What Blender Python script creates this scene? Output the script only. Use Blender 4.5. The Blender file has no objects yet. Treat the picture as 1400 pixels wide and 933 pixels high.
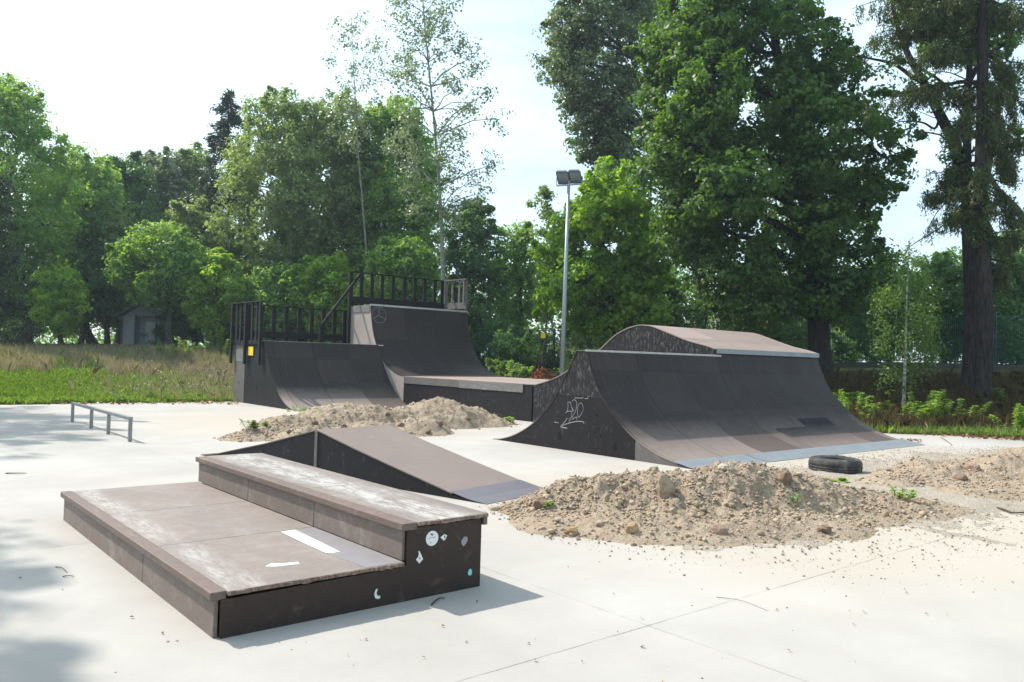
import bpy, bmesh, math, random
import numpy as np
from mathutils import Vector, Matrix
R_ = math.radians
rng = np.random.default_rng(7)
random.seed(7)
sc = bpy.context.scene
col = sc.collection

# ------------------------------------------------------------------ camera
FPX, HC = 1095.2, 1.6
_p, _r, _t = R_(1.2955), R_(1.593), R_(40.087)
_cp, _sp, _cr, _sr = math.cos(_p), math.sin(_p), math.cos(_r), math.sin(_r)
_G = np.array([[math.cos(_t), -math.sin(_t), 0], [math.sin(_t), math.cos(_t), 0], [0, 0, 1]])
_F = np.array([0, _cp, _sp]); _R0 = np.array([1., 0, 0]); _U0 = np.array([0, -_sp, _cp])
_R = _cr*_R0 + _sr*_U0; _U = -_sr*_R0 + _cr*_U0
F, Rt, Up = [_G.T @ a for a in (_F, _R, _U)]
C0 = np.array([0, 0, HC])
def ray(x, y): return F + Rt*(x-700)/FPX - Up*(y-466.5)/FPX
def at(x, y, depth): return C0 + ray(x, y)*depth
def gz(x, y, z=0.0):
    d = ray(x, y); return C0 + d*((z-HC)/d[2])
def onX(x, y, X):
    d = ray(x, y); return C0 + d*(X/d[0])
def onY(x, y, Y):
    d = ray(x, y); return C0 + d*(Y/d[1])

cam = bpy.data.cameras.new('camera'); camo = bpy.data.objects.new('camera', cam); col.objects.link(camo)
M = Matrix(((Rt[0], Up[0], -F[0]), (Rt[1], Up[1], -F[1]), (Rt[2], Up[2], -F[2]))).to_4x4()
M.translation = Vector(C0); camo.matrix_world = M
cam.sensor_width = 36; cam.lens = FPX/1400*36; cam.clip_end = 3000; cam.clip_start = 0.05
sc.camera = camo

# ------------------------------------------------------------------ light
SUN = np.array([-0.335, 0.85, 1.02]); SUN /= np.linalg.norm(SUN)
sl = bpy.data.lights.new('sun', 'SUN'); so = bpy.data.objects.new('sun', sl); col.objects.link(so)
sl.energy = 4.3; sl.angle = R_(0.53); sl.color = (1.0, 0.945, 0.87)
so.rotation_euler = Vector(SUN).to_track_quat('Z', 'Y').to_euler(); so.location = (0, 0, 30)
w = bpy.data.worlds.new('World'); sc.world = w; w.use_nodes = True
wn = w.node_tree; bg = wn.nodes['Background']
sky = wn.nodes.new('ShaderNodeTexSky'); sky.sky_type = 'NISHITA'; sky.sun_disc = False
sky.sun_elevation = math.asin(SUN[2]); sky.sun_rotation = math.atan2(SUN[0], SUN[1])
sky.altitude = 100; sky.air_density = 1.0; sky.dust_density = 2.2; sky.ozone_density = 1.0
# thin high cloud in the sky
tc = wn.nodes.new('ShaderNodeTexCoord'); mp = wn.nodes.new('ShaderNodeMapping'); mp.inputs['Scale'].default_value = (1.2, 1.2, 4.5)
nz = wn.nodes.new('ShaderNodeTexNoise'); nz.inputs['Scale'].default_value = 2.2; nz.inputs['Detail'].default_value = 7; nz.inputs['Roughness'].default_value = 0.58
rp = wn.nodes.new('ShaderNodeValToRGB'); rp.color_ramp.elements[0].position = 0.30; rp.color_ramp.elements[1].position = 0.70
rp.color_ramp.elements[0].color = (0.18, 0.18, 0.18, 1); rp.color_ramp.elements[1].color = (0.78, 0.78, 0.78, 1)
mx = wn.nodes.new('ShaderNodeMixRGB'); mx.inputs[2].default_value = (5.6, 7.2, 7.9, 1)
L = wn.links.new
L(tc.outputs['Generated'], mp.inputs[0]); L(mp.outputs[0], nz.inputs['Vector']); L(nz.outputs['Fac'], rp.inputs[0])
L(rp.outputs[0], mx.inputs[0]); L(sky.outputs[0], mx.inputs[1]); L(mx.outputs[0], bg.inputs[0])
bg.inputs[1].default_value = 0.15
sc.view_settings.view_transform = 'Standard'; sc.view_settings.look = 'None'
sc.view_settings.exposure = 0.66; sc.view_settings.gamma = 1
sc.cycles.max_bounces = 7; sc.cycles.transparent_max_bounces = 4
sc.cycles.caustics_reflective = False; sc.cycles.caustics_refractive = False
sc.cycles.sample_clamp_indirect = 6

# ------------------------------------------------------------------ materials
class NT:
    def __init__(s, name, rough=0.7, spec=0.3):
        s.m = bpy.data.materials.new(name); s.m.use_nodes = True; s.t = s.m.node_tree
        s.b = s.t.nodes['Principled BSDF']; s.b.inputs['Roughness'].default_value = rough
        s.b.inputs['Specular IOR Level'].default_value = spec
    def n(s, typ, **kw):
        nd = s.t.nodes.new('ShaderNode'+typ)
        for k, v in kw.items():
            k2 = k.replace('_', ' ')
            if k2 in nd.inputs: s.put(v, nd.inputs[k2])
            else: setattr(nd, k, v)
        return nd
    def put(s, v, inp):
        if isinstance(v, bpy.types.NodeSocket): s.t.links.new(v, inp)
        elif isinstance(v, (tuple, list)) and len(v) == 3 and inp.type == 'RGBA': inp.default_value = (*v, 1)
        else: inp.default_value = v
    def obj(s, scale=(1, 1, 1)):
        t = s.n('TexCoord'); m = s.n('Mapping'); s.put(t.outputs['Object'], m.inputs[0]); m.inputs['Scale'].default_value = scale
        return m.outputs[0]
    def noise(s, vec, scale, detail=4, rough=0.55, dist=0.0):
        return s.n('TexNoise', Vector=vec, Scale=scale, Detail=detail, Roughness=rough, Distortion=dist).outputs['Fac']
    def ramp(s, f, a, b, lo=0.0, hi=1.0):
        r = s.n('MapRange'); s.put(f, r.inputs['Value']); r.inputs['From Min'].default_value = a; r.inputs['From Max'].default_value = b
        r.inputs['To Min'].default_value = lo; r.inputs['To Max'].default_value = hi
        return r.outputs[0]
    def mix(s, f, a, b, mode='MIX'):
        m = s.n('MixRGB'); m.blend_type = mode
        s.put(f, m.inputs[0]); s.put(a, m.inputs[1]); s.put(b, m.inputs[2]); return m.outputs[0]
    def math(s, op, a, b=0.0, c=None):
        m = s.n('Math'); m.operation = op; s.put(a, m.inputs[0]); s.put(b, m.inputs[1])
        if c is not None: s.put(c, m.inputs[2])
        return m.outputs[0]
    def color(s, c): s.put(c, s.b.inputs['Base Color']); return s
    def bump(s, h, strength=0.3, dist=0.02):
        b = s.n('Bump', Height=h); b.inputs['Strength'].default_value = strength; b.inputs['Distance'].default_value = dist
        s.put(b.outputs[0], s.b.inputs['Normal']); return s

def mat_plain(name, c, rough=0.6, metal=0.0, var=0.25, scale=3.0):
    k = NT(name, rough); v = k.obj()
    f = k.noise(v, scale, 5)
    k.color(k.mix(f, tuple(x*(1-var) for x in c), tuple(min(1, x*(1+var)) for x in c)))
    k.b.inputs['Metallic'].default_value = metal; k.bump(k.noise(v, scale*12, 3), 0.12, 0.01)
    return k.m

def mat_ply(name, base, worn, wornlo=0.58, wornhi=0.75, rough=0.5, stretch=(1, 1, 1), seam=None, patch=0.35, streak=(1, 1, 1), spec=0.35, sunlit_toe=None, scuff=None):
    """film-faced plywood: blotches, fine scratches and places worn pale"""
    k = NT(name, rough, spec); v = k.obj(); vs = k.obj(stretch); vk = k.obj(streak)
    big = k.noise(v, 1.3, 5, 0.6); fine = k.noise(vk, 26, 4, 0.7); mid = k.noise(vs, 6, 7, 0.72, 0.4)
    c = k.mix(big, tuple(x*(1-patch) for x in base), tuple(x*(1+patch) for x in base))
    c = k.mix(k.ramp(fine, 0.35, 0.75, 0, 0.5), c, tuple(x*1.7 for x in base))
    wm = k.math('MULTIPLY', k.ramp(mid, wornlo, wornhi), k.ramp(big, 0.3, 0.65, 0.25, 1))
    c = k.mix(wm, c, worn)
    if scuff:   # paint ground away in a band along the edge
        ctr, half, sc_c = scuff; xx = k.n('SeparateXYZ', Vector=v).outputs[0]
        wob = k.noise(k.obj((1, 0.8, 1)), 2.2, 4, 0.6); d = k.math('ABSOLUTE', k.math('SUBTRACT', k.math('ADD', xx, k.math('MULTIPLY', k.math('SUBTRACT', wob, 0.5), 0.30)), ctr))
        band = k.ramp(d, half*0.3, half, 1, 0); ch = k.noise(k.obj((9, 1.6, 1)), 5, 8, 0.8); ch2 = k.noise(k.obj((1.5, 0.5, 1)), 4, 3, 0.6)
        msk = k.math('MULTIPLY', k.math('MULTIPLY', band, k.ramp(ch, 0.40, 0.58)), k.ramp(ch2, 0.38, 0.56, 0.15, 1))
        c = k.mix(msk, c, sc_c)
    if sunlit_toe:   # sunlit band at the foot of the curve, painted into the colour
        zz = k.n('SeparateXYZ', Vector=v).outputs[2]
        c = k.mix(k.ramp(k.math('ADD', zz, k.math('MULTIPLY', k.math('SUBTRACT', mid, 0.5), 0.25)), sunlit_toe[0], sunlit_toe[1], 0.85, 0), c, sunlit_toe[2])
    if seam:
        ax, step, off, wd = seam
        sp = k.n('SeparateXYZ', Vector=v); cbn = k.n('CombineXYZ'); k.put(k.math('FLOOR', k.math('DIVIDE', k.math('SUBTRACT', sp.outputs[ax], off), step)), cbn.inputs[0]); k.put(k.math('FLOOR', k.math('DIVIDE', sp.outputs[2], 0.72)), cbn.inputs[1])
        wt = k.n('TexWhiteNoise', noise_dimensions='2D'); k.put(cbn.outputs[0], wt.inputs['Vector']); c = k.mix(k.ramp(wt.outputs['Value'], 0, 1, 0, 0.75), c, tuple(x*1.7 for x in base))
        marks = k.noise(k.obj((9, 0.35, 0.35)), 3.0, 5, 0.75, 0.6); c = k.mix(k.math('MULTIPLY', k.ramp(marks, 0.54, 0.70, 0, 0.75), k.ramp(big, 0.35, 0.6, 0.2, 1)), c, worn)
        fz = k.math('PINGPONG', sp.outputs[2], 0.72); c = k.mix(k.ramp(fz, 0.003, 0.009, 0.55, 0), c, tuple(x*0.4 for x in base))
        s = k.n('SeparateXYZ', Vector=v).outputs[ax]
        fr = k.math('PINGPONG', k.math('SUBTRACT', s, off), step/2)
        c = k.mix(k.ramp(fr, wd*0.4, wd, 0.75, 0), c, tuple(x*0.3 for x in base))
    k.color(c)
    k.put(k.ramp(big, 0.3, 0.7, rough-0.08, rough+0.15), k.b.inputs['Roughness'])
    k.bump(k.math('ADD', k.math('MULTIPLY', mid, 0.6), fine), 0.25, 0.006)
    return k.m

MT = {}
MT['deck'] = mat_ply('brown_ramp_plywood', (0.0285, 0.0218, 0.0198), (0.092, 0.074, 0.066), 0.60, 0.85, 0.52, (1, 1, 1), (0, 1.25, 0.05, 0.011), 0.22, (7, 0.5, 0.5), 0.13, (0.16, 0.62, (0.33, 0.262, 0.228)))  # dark base, with sunlight on the toe painted in as a paler colour
MT['deck_flat'] = mat_ply('brown_deck_plywood', (0.215, 0.165, 0.142), (0.31, 0.255, 0.225), 0.55, 0.8, 0.6, (1, 1, 1), (0, 1.25, 0.05, 0.008), 0.2)
MT['kick'] = mat_ply('faded_ramp_plywood', (0.175, 0.135, 0.116), (0.28, 0.235, 0.205), 0.58, 0.8, 0.55, (1, 1, 1), None, 0.2, (6, 0.5, 1))
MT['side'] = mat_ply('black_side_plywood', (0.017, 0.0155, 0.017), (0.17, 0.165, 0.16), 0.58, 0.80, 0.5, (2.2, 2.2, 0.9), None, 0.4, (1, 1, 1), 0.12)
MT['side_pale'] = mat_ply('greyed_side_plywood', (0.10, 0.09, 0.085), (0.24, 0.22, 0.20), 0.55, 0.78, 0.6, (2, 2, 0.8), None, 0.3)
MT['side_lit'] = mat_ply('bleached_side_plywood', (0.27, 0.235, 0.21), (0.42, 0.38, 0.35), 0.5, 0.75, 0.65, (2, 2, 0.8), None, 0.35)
MT['side_worn'] = mat_ply('flaking_black_plywood', (0.019, 0.0175, 0.019), (0.21, 0.20, 0.19), 0.50, 0.72, 0.5, (3.2, 3.2, 1.3), None, 0.4, (1, 1, 1), 0.12)
MT['edge_grey'] = mat_ply('bleached_edge_board', (0.13, 0.125, 0.12), (0.30, 0.29, 0.27), 0.5, 0.7, 0.6, (1, 1, 3), None, 0.35)
MT['ledge_end'] = mat_ply('dark_stained_plywood', (0.026, 0.015, 0.011), (0.15, 0.11, 0.085), 0.57, 0.80, 0.5, (1, 1, 1), None, 0.35)
MT['ledge_side'] = mat_ply('sun_faded_brown_plywood', (0.145, 0.112, 0.095), (0.34, 0.30, 0.265), 0.50, 0.84, 0.6, (1, 1, 1), None, 0.2, (1, 0.5, 4))
MT['ledge_top'] = mat_ply('worn_ledge_top_plywood', (0.175, 0.143, 0.124), (0.28, 0.25, 0.222), 0.46, 0.78, 0.65, (1, 1, 1), None, 0.36, (1, 5, 1), 0.3, None, (-0.76, 0.15, (0.35, 0.33, 0.305)))
MT['ledge_strip'] = mat_ply('worn_grind_board', (0.155, 0.128, 0.110), (0.27, 0.24, 0.215), 0.46, 0.75, 0.6, (3, 0.8, 1), None, 0.28, (8, 0.5, 1), 0.3, None, (0.62, 0.27, (0.46, 0.445, 0.425)))
MT['ledge_cap'] = mat_ply('cap_board', (0.120, 0.085, 0.070), (0.30, 0.235, 0.19), 0.55, 0.8, 0.6, (6, 0.8, 1), None, 0.25)
MT['frayed'] = mat_ply('frayed_plywood_edge', (0.12, 0.07, 0.052), (0.36, 0.28, 0.22), 0.45, 0.6, 0.9, (6, 6, 6), None, 0.5)
MT['timber'] = mat_plain('black_painted_timber', (0.006, 0.006, 0.007), 0.75, 0, 0.4)
MT['timber_pale'] = mat_plain('grey_weathered_timber', (0.12, 0.11, 0.10), 0.8, 0, 0.35, 5)
MT['plate'] = mat_plain('dull_steel_plate', (0.25, 0.27, 0.29), 0.45, 0.25, 0.25, 5)
MT['plate_dark'] = mat_plain('violet_grey_plate', (0.15, 0.135, 0.15), 0.42, 0.15, 0.2, 4)
MT['coping'] = mat_plain('worn_steel_coping', (0.42, 0.40, 0.38), 0.35, 0.8, 0.35, 6)
MT['steel'] = mat_plain('galvanised_steel', (0.30, 0.35, 0.37), 0.45, 0.5, 0.15, 6)
MT['rail'] = mat_plain('painted_grey_steel', (0.23, 0.24, 0.24), 0.4, 0.5, 0.3, 8)
MT['patch'] = mat_plain('grey_patch', (0.20, 0.19, 0.195), 0.6, 0, 0.15, 8)
MT['white'] = mat_plain('white_sticker_paper', (0.72, 0.71, 0.68), 0.6, 0, 0.1, 20)
MT['greypaper'] = mat_plain('grey_sticker_remains', (0.27, 0.26, 0.25), 0.7, 0, 0.4, 40)
MT['aqua'] = mat_plain('aqua_sticker', (0.22, 0.60, 0.58), 0.5, 0, 0.1, 20)
MT['ink'] = mat_plain('sticker_ink', (0.10, 0.10, 0.10), 0.7)
MT['yellow'] = mat_plain('yellow_sign', (0.80, 0.56, 0.03), 0.5, 0, 0.06)
MT['notice'] = mat_plain('faded_notice_board', (0.20, 0.19, 0.185), 0.6, 0, 0.2, 12)
MT['chalk'] = mat_plain('chalk_lines', (0.24, 0.24, 0.24), 0.9, 0, 0.4, 30)
MT['chalk_faint'] = mat_plain('faint_chalk_lines', (0.135, 0.135, 0.14), 0.9, 0, 0.3, 20)
MT['hole'] = mat_plain('dark_hole', (0.004, 0.004, 0.004), 0.9)
MT['rubber'] = mat_ply('dusty_tyre_rubber', (0.028, 0.027, 0.028), (0.20, 0.17, 0.135), 0.48, 0.72, 0.8, (1, 1, 1), None, 0.3)
MT['lamp_body'] = mat_plain('dark_lamp_housing', (0.055, 0.065, 0.07), 0.4, 0.3)
MT['glass'] = mat_plain('floodlight_glass', (0.16, 0.19, 0.20), 0.15, 0.0, 0.3)
MT['fence'] = mat_plain('green_fence_wire', (0.018, 0.075, 0.055), 0.5, 0.2)
MT['plinth'] = mat_plain('mossy_plinth', (0.075, 0.075, 0.06), 0.9, 0, 0.3)
MT['banner'] = mat_plain('pale_banner', (0.52, 0.56, 0.58), 0.7, 0, 0.08)
MT['shedwall'] = mat_plain('grey_shed_boards', (0.30, 0.31, 0.32), 0.8, 0, 0.25)
MT['shedroof'] = mat_plain('shed_roof_felt', (0.20, 0.20, 0.21), 0.85, 0, 0.25)
MT['sheddoor'] = mat_plain('pale_shed_door', (0.48, 0.50, 0.50), 0.7, 0, 0.1)
MT['housewall'] = mat_plain('pale_render', (0.55, 0.54, 0.52), 0.85, 0, 0.1, 1)
MT['houseroof'] = mat_plain('brown_roof', (0.16, 0.09, 0.06), 0.85, 0, 0.2, 2)
MT['window'] = mat_plain('dark_window', (0.03, 0.04, 0.045), 0.15)

def mat_bark(name, a, b, sc_=6, stretch=(3, 3, 0.5)):
    k = NT(name, 0.9, 0.1); v = k.obj(stretch); f = k.noise(v, sc_, 6, 0.65)
    k.color(k.mix(k.ramp(f, 0.35, 0.65), a, b)); k.bump(f, 0.9, 0.04); return k.m
MT['bark'] = mat_bark('grey_brown_bark', (0.035, 0.030, 0.025), (0.12, 0.10, 0.085))
MT['bark_dark'] = mat_bark('dark_bark', (0.015, 0.012, 0.011), (0.058, 0.046, 0.041))
MT['bark_pale'] = mat_bark('pale_grey_bark', (0.13, 0.13, 0.11), (0.33, 0.33, 0.29), 4, (2, 2, 2.5))
MT['bark_birch'] = mat_bark('white_birch_bark', (0.10, 0.09, 0.08), (0.50, 0.48, 0.44), 4, (1, 1, 3.5))
MT['stalk'] = mat_plain('green_stalk', (0.10, 0.13, 0.04), 0.8)
MT['stick'] = mat_bark('dead_wood', (0.06, 0.045, 0.035), (0.17, 0.13, 0.10), 20)

def mat_leaf(name, a, b, trans=0.35, tcol=None, rough=0.5, gloss=0.35):
    """leaf: two hues by leaf, light passing through it"""
    k = NT(name, rough, gloss); at_ = k.n('Attribute', attribute_name='tint').outputs['Fac']
    c = k.mix(at_, a, b); k.color(c)
    tr = k.n('BsdfTranslucent')
    tc_ = tcol or (1.75, 1.75, 0.45)
    k.put(k.mix(1.0, c, tc_, 'MULTIPLY'), tr.inputs['Color'])
    ms = k.n('MixShader'); ms.inputs[0].default_value = trans
    out = k.t.nodes['Material Output']
    k.t.links.new(k.b.outputs[0], ms.inputs[1]); k.t.links.new(tr.outputs[0], ms.inputs[2]); k.t.links.new(ms.outputs[0], out.inputs[0])
    return k.m
MT['oak'] = mat_leaf('oak_leaves', (0.047, 0.102, 0.022), (0.116, 0.209, 0.039), 0.45)
MT['maple'] = mat_leaf('maple_leaves', (0.126, 0.242, 0.035), (0.305, 0.437, 0.061), 0.58)
MT['lime'] = mat_leaf('mid_green_leaves', (0.109, 0.217, 0.058), (0.257, 0.388, 0.104), 0.52)
MT['dark'] = mat_leaf('deep_green_leaves', (0.066, 0.147, 0.053), (0.150, 0.256, 0.081), 0.42)
MT['birch'] = mat_leaf('birch_leaves', (0.163, 0.241, 0.079), (0.316, 0.389, 0.148), 0.5, (1.2, 1.25, 0.65))
MT['aspen'] = mat_leaf('aspen_leaves', (0.138, 0.186, 0.089), (0.296, 0.336, 0.196), 0.45, (1.1, 1.2, 0.75), 0.35, 0.5)
MT['poplar'] = mat_leaf('poplar_leaves', (0.089, 0.138, 0.059), (0.234, 0.281, 0.149), 0.42, (1.1, 1.25, 0.6), 0.35, 0.5)
MT['needle'] = mat_leaf('conifer_needles', (0.022, 0.042, 0.020), (0.050, 0.080, 0.036), 0.22)
MT['weep'] = mat_leaf('weeping_sprays', (0.036, 0.058, 0.020), (0.105, 0.135, 0.040), 0.30)
MT['shrub'] = mat_leaf('shrub_leaves', (0.059, 0.119, 0.030), (0.155, 0.227, 0.057), 0.45)
MT['weed'] = mat_leaf('weed_leaves', (0.127, 0.224, 0.052), (0.283, 0.403, 0.127), 0.38)
MT['grass'] = mat_leaf('green_grass_blades', (0.105, 0.185, 0.030), (0.230, 0.330, 0.080), 0.45)
MT['drygrass'] = mat_leaf('dry_grass_blades', (0.27, 0.235, 0.145), (0.46, 0.395, 0.265), 0.35, (1.1, 1.0, 0.7), 0.7, 0.15)
MT['brown'] = mat_leaf('brown_undergrowth', (0.060, 0.050, 0.022), (0.150, 0.105, 0.050), 0.25, (1.1, 1.0, 0.6), 0.8, 0.1)
MT['litter'] = mat_leaf('fallen_leaves', (0.16, 0.085, 0.035), (0.34, 0.20, 0.09), 0.15, (1, 0.9, 0.6))
MT['rust'] = mat_leaf('rust_brown_needles', (0.24, 0.085, 0.03), (0.42, 0.20, 0.08), 0.1, (1, 0.8, 0.5), 0.8, 0.1)
MT['flower'] = mat_leaf('white_flower_heads', (0.40, 0.42, 0.34), (0.62, 0.62, 0.55), 0.3, (1, 1, 0.9))

# ------------------------------------------------------------------ helpers
def tag(o, label=None, cat=None, group=None, kind=None):
    if label: o['label'] = label
    if cat: o['category'] = cat
    if group: o['group'] = group
    if kind: o['kind'] = kind
    return o
def thing(name, label, cat, loc=(0, 0, 0), rz=0.0, group=None):
    o = bpy.data.objects.new(name, None); o.empty_display_size = 0.2; col.objects.link(o)
    o.location = loc; o.rotation_euler = (0, 0, rz); return tag(o, label, cat, group)
def link(name, me, mat, parent=None, smooth=False):
    o = bpy.data.objects.new(name, me); col.objects.link(o)
    if mat is not None: me.materials.append(mat)
    if smooth: me.polygons.foreach_set('use_smooth', np.ones(len(me.polygons), bool))
    if parent is not None: o.parent = parent
    return o
def mesh_np(name, v, faces_n, idx, tint=None, attr_v=None):
    """v (n,3), faces of equal size faces_n, idx flat"""
    me = bpy.data.meshes.new(name); v = np.asarray(v, np.float32); idx = np.asarray(idx, np.int32).ravel()
    nf = len(idx)//faces_n
    me.vertices.add(len(v)); me.vertices.foreach_set('co', v.ravel())
    me.loops.add(len(idx)); me.loops.foreach_set('vertex_index', idx)
    me.polygons.add(nf); me.polygons.foreach_set('loop_start', np.arange(0, nf*faces_n, faces_n, dtype=np.int32))
    if tint is not None:
        a = me.attributes.new('tint', 'FLOAT', 'FACE'); a.data.foreach_set('value', np.asarray(tint, np.float32))
    me.update(calc_edges=True); return me
class MB:
    """collects solid pieces into one mesh"""
    def __init__(s): s.v = []; s.f = []
    def add(s, vs, fs):
        b = len(s.v); s.v += [tuple(map(float, q)) for q in vs]; s.f += [tuple(i+b for i in f) for f in fs]; return s
    def box(s, x0, x1, y0, y1, z0, z1):
        vs = [(x, y, z) for z in (z0, z1) for y in (y0, y1) for x in (x0, x1)]
        return s.add(vs, [(0, 2, 3, 1), (4, 5, 7, 6), (0, 1, 5, 4), (2, 6, 7, 3), (0, 4, 6, 2), (1, 3, 7, 5)])
    def prism(s, prof, a0, a1, axis=0):
        """closed profile of (p,q) swept along axis from a0 to a1 (axis 0: profile is (y,z))"""
        n = len(prof); vs = []
        for a in (a0, a1):
            for p, q in prof: vs.append((a, p, q) if axis == 0 else (p, a, q))
        fs = [tuple(range(n))[::-1], tuple(range(n, 2*n))]
        fs += [(i, (i+1) % n, n+(i+1) % n, n+i) for i in range(n)]
        return s.add(vs, fs)
    def bar(s, a, b, wx, wy=None, upv=(0, 0, 1)):
        a = np.array(a, float); b = np.array(b, float); wy = wy or wx
        d = (b-a)/np.linalg.norm(b-a); u = np.array(upv, float)
        if abs(d@u) > 0.95: u = np.array([0., 1, 0])
        x = np.cross(d, u); x /= np.linalg.norm(x); y = np.cross(x, d)
        vs = [p + x*wx/2*i + y*wy/2*j for p in (a, b) for i, j in ((-1, -1), (1, -1), (1, 1), (-1, 1))]
        return s.add(vs, [(3, 2, 1, 0), (4, 5, 6, 7)] + [(i, (i+1) % 4, 4+(i+1) % 4, 4+i) for i in range(4)])
    def tube(s, pts, rad, n=8, cap=True):
        pts = np.array(pts, float); m = len(pts); rad = np.broadcast_to(np.array(rad, float), (m,))
        d = np.empty_like(pts); d[1:-1] = pts[2:]-pts[:-2]; d[0] = pts[1]-pts[0]; d[-1] = pts[-1]-pts[-2]
        d /= np.linalg.norm(d, axis=1)[:, None]+1e-9
        u = np.where(np.abs(d[:, 2:3]) < 0.9, [[0, 0, 1.]], [[1., 0, 0]])
        x = np.cross(d, u); x /= np.linalg.norm(x, axis=1)[:, None]; y = np.cross(d, x)
        a = 2*np.pi*np.arange(n)/n
        vs = (pts[:, None]+rad[:, None, None]*(np.cos(a)[None, :, None]*x[:, None]+np.sin(a)[None, :, None]*y[:, None])).reshape(-1, 3)
        i = np.arange(m-1)[:, None]*n; k = np.arange(n)[None]; k2 = (k+1) % n
        fs = np.stack([i+k, i+k2, i+n+k2, i+n+k], -1).reshape(-1, 4)+len(s.v)
        s.v += vs.tolist(); s.f += fs.tolist()
        if cap:
            b = len(s.v)-m*n; s.f += [list(range(b, b+n)), list(range(b+(m-1)*n, b+m*n))[::-1]]
        return s
    def lathe(s, prof, n=48, c=(0, 0, 0)):
        m = len(prof); vs, fs = [], []
        for k in range(n):
            a = 2*math.pi*k/n
            for r, z in prof: vs.append((c[0]+r*math.cos(a), c[1]+r*math.sin(a), c[2]+z))
        for k in range(n):
            for i in range(m): fs.append((k*m+i, ((k+1) % n)*m+i, ((k+1) % n)*m+(i+1) % m, k*m+(i+1) % m))
        return s.add(vs, fs)
    def build(s, name, mat, parent=None, bevel=0.0, smooth=False, raw=False):
        me = bpy.data.meshes.new(name); me.from_pydata(s.v, [], s.f); me.update()
        if raw: return link(name, me, mat, parent, smooth)
        bm = bmesh.new(); bm.from_mesh(me); bmesh.ops.recalc_face_normals(bm, faces=bm.faces)
        if bevel: bmesh.ops.bevel(bm, geom=[e for e in bm.edges if e.calc_face_angle(0) > 0.6], offset=bevel, segments=2, affect='EDGES', profile=0.6, clamp_overlap=True)
        bm.to_mesh(me); bm.free()
        o = link(name, me, mat, parent, smooth)
        return o
def spline(pts, n=6):
    """Catmull-Rom through points"""
    P = np.array(pts, float); P = np.vstack([2*P[0]-P[1], P, 2*P[-1]-P[-2]]); out = []
    for i in range(1, len(P)-2):
        for k in range(n):
            t = k/n; a, b, c, d = P[i-1], P[i], P[i+1], P[i+2]
            out.append(0.5*((2*b)+(-a+c)*t+(2*a-5*b+4*c-d)*t*t+(-a+3*b-3*c+d)*t**3))
    out.append(P[-2]); return np.array(out)
def curved_sheet(prof, x0, x1, th, flip=1):
    """plank of thickness th lying on a (y,z) profile, between x0 and x1"""
    P = np.array(prof); d = np.gradient(P, axis=0); nrm = np.stack([-d[:, 1], d[:, 0]], 1)*flip
    nrm /= np.linalg.norm(nrm, axis=1)[:, None]; Q = P+nrm*th
    return MB().prism([tuple(p) for p in P]+[tuple(q) for q in Q[::-1]], x0, x1)

def _h(ix, iy, s):
    n = (ix.astype(np.int64)*374761393+iy.astype(np.int64)*668265263+s*1442695041) & 0x7fffffff
    n = (n ^ (n >> 13))*1274126177 & 0x7fffffff
    return ((n ^ (n >> 16)) & 0xffff)/65535.0
def vnoise(x, y, s=0):
    ix, iy = np.floor(x), np.floor(y); fx, fy = x-ix, y-iy; fx = fx*fx*(3-2*fx); fy = fy*fy*(3-2*fy)
    a = _h(ix, iy, s); b = _h(ix+1, iy, s); c = _h(ix, iy+1, s); d = _h(ix+1, iy+1, s)
    return (a*(1-fx)+b*fx)*(1-fy)+(c*(1-fx)+d*fx)*fy
def fbm(x, y, s=0, o=5, g=0.55):
    r = 0; a = 1; t = 0
    for k in range(o): r = r+a*vnoise(x*2**k, y*2**k, s+k); t += a; a *= g
    return r/t-0.5

# ------------------------------------------------------------------ terrain
EY = np.array([-16, 6.9, 9.5, 11, 18, 25.2]); EX = np.array([41.5, 22.3, 20.1, 19.6, 19.2, 18.9])
def xe(y): return np.interp(y, EY, EX)
def sstep(t): t = np.clip(t, 0, 1); return t*t*(3-2*t)
def height(x, y):
    x = np.asarray(x, float); y = np.asarray(y, float)
    dx = np.maximum(x-xe(y), 0); dy = np.maximum(y-25.2, 0)
    t = np.sqrt((np.maximum(dx-1.2, 0)/14)**2+(np.maximum(dy-0.8, 0)/20)**2)
    h = 1.68*sstep(t)
    out = (dx > 0) | (dy > 0)
    far = np.clip(np.hypot(dx, dy)/6, 0, 1)
    h = h+far*0.07*(np.sin(x*0.55+1.3*np.sin(y*0.31))+np.sin(y*0.47+0.8*np.cos(x*0.37)))
    h = h + np.where(out, 0.015, -0.06)
    return h
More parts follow.
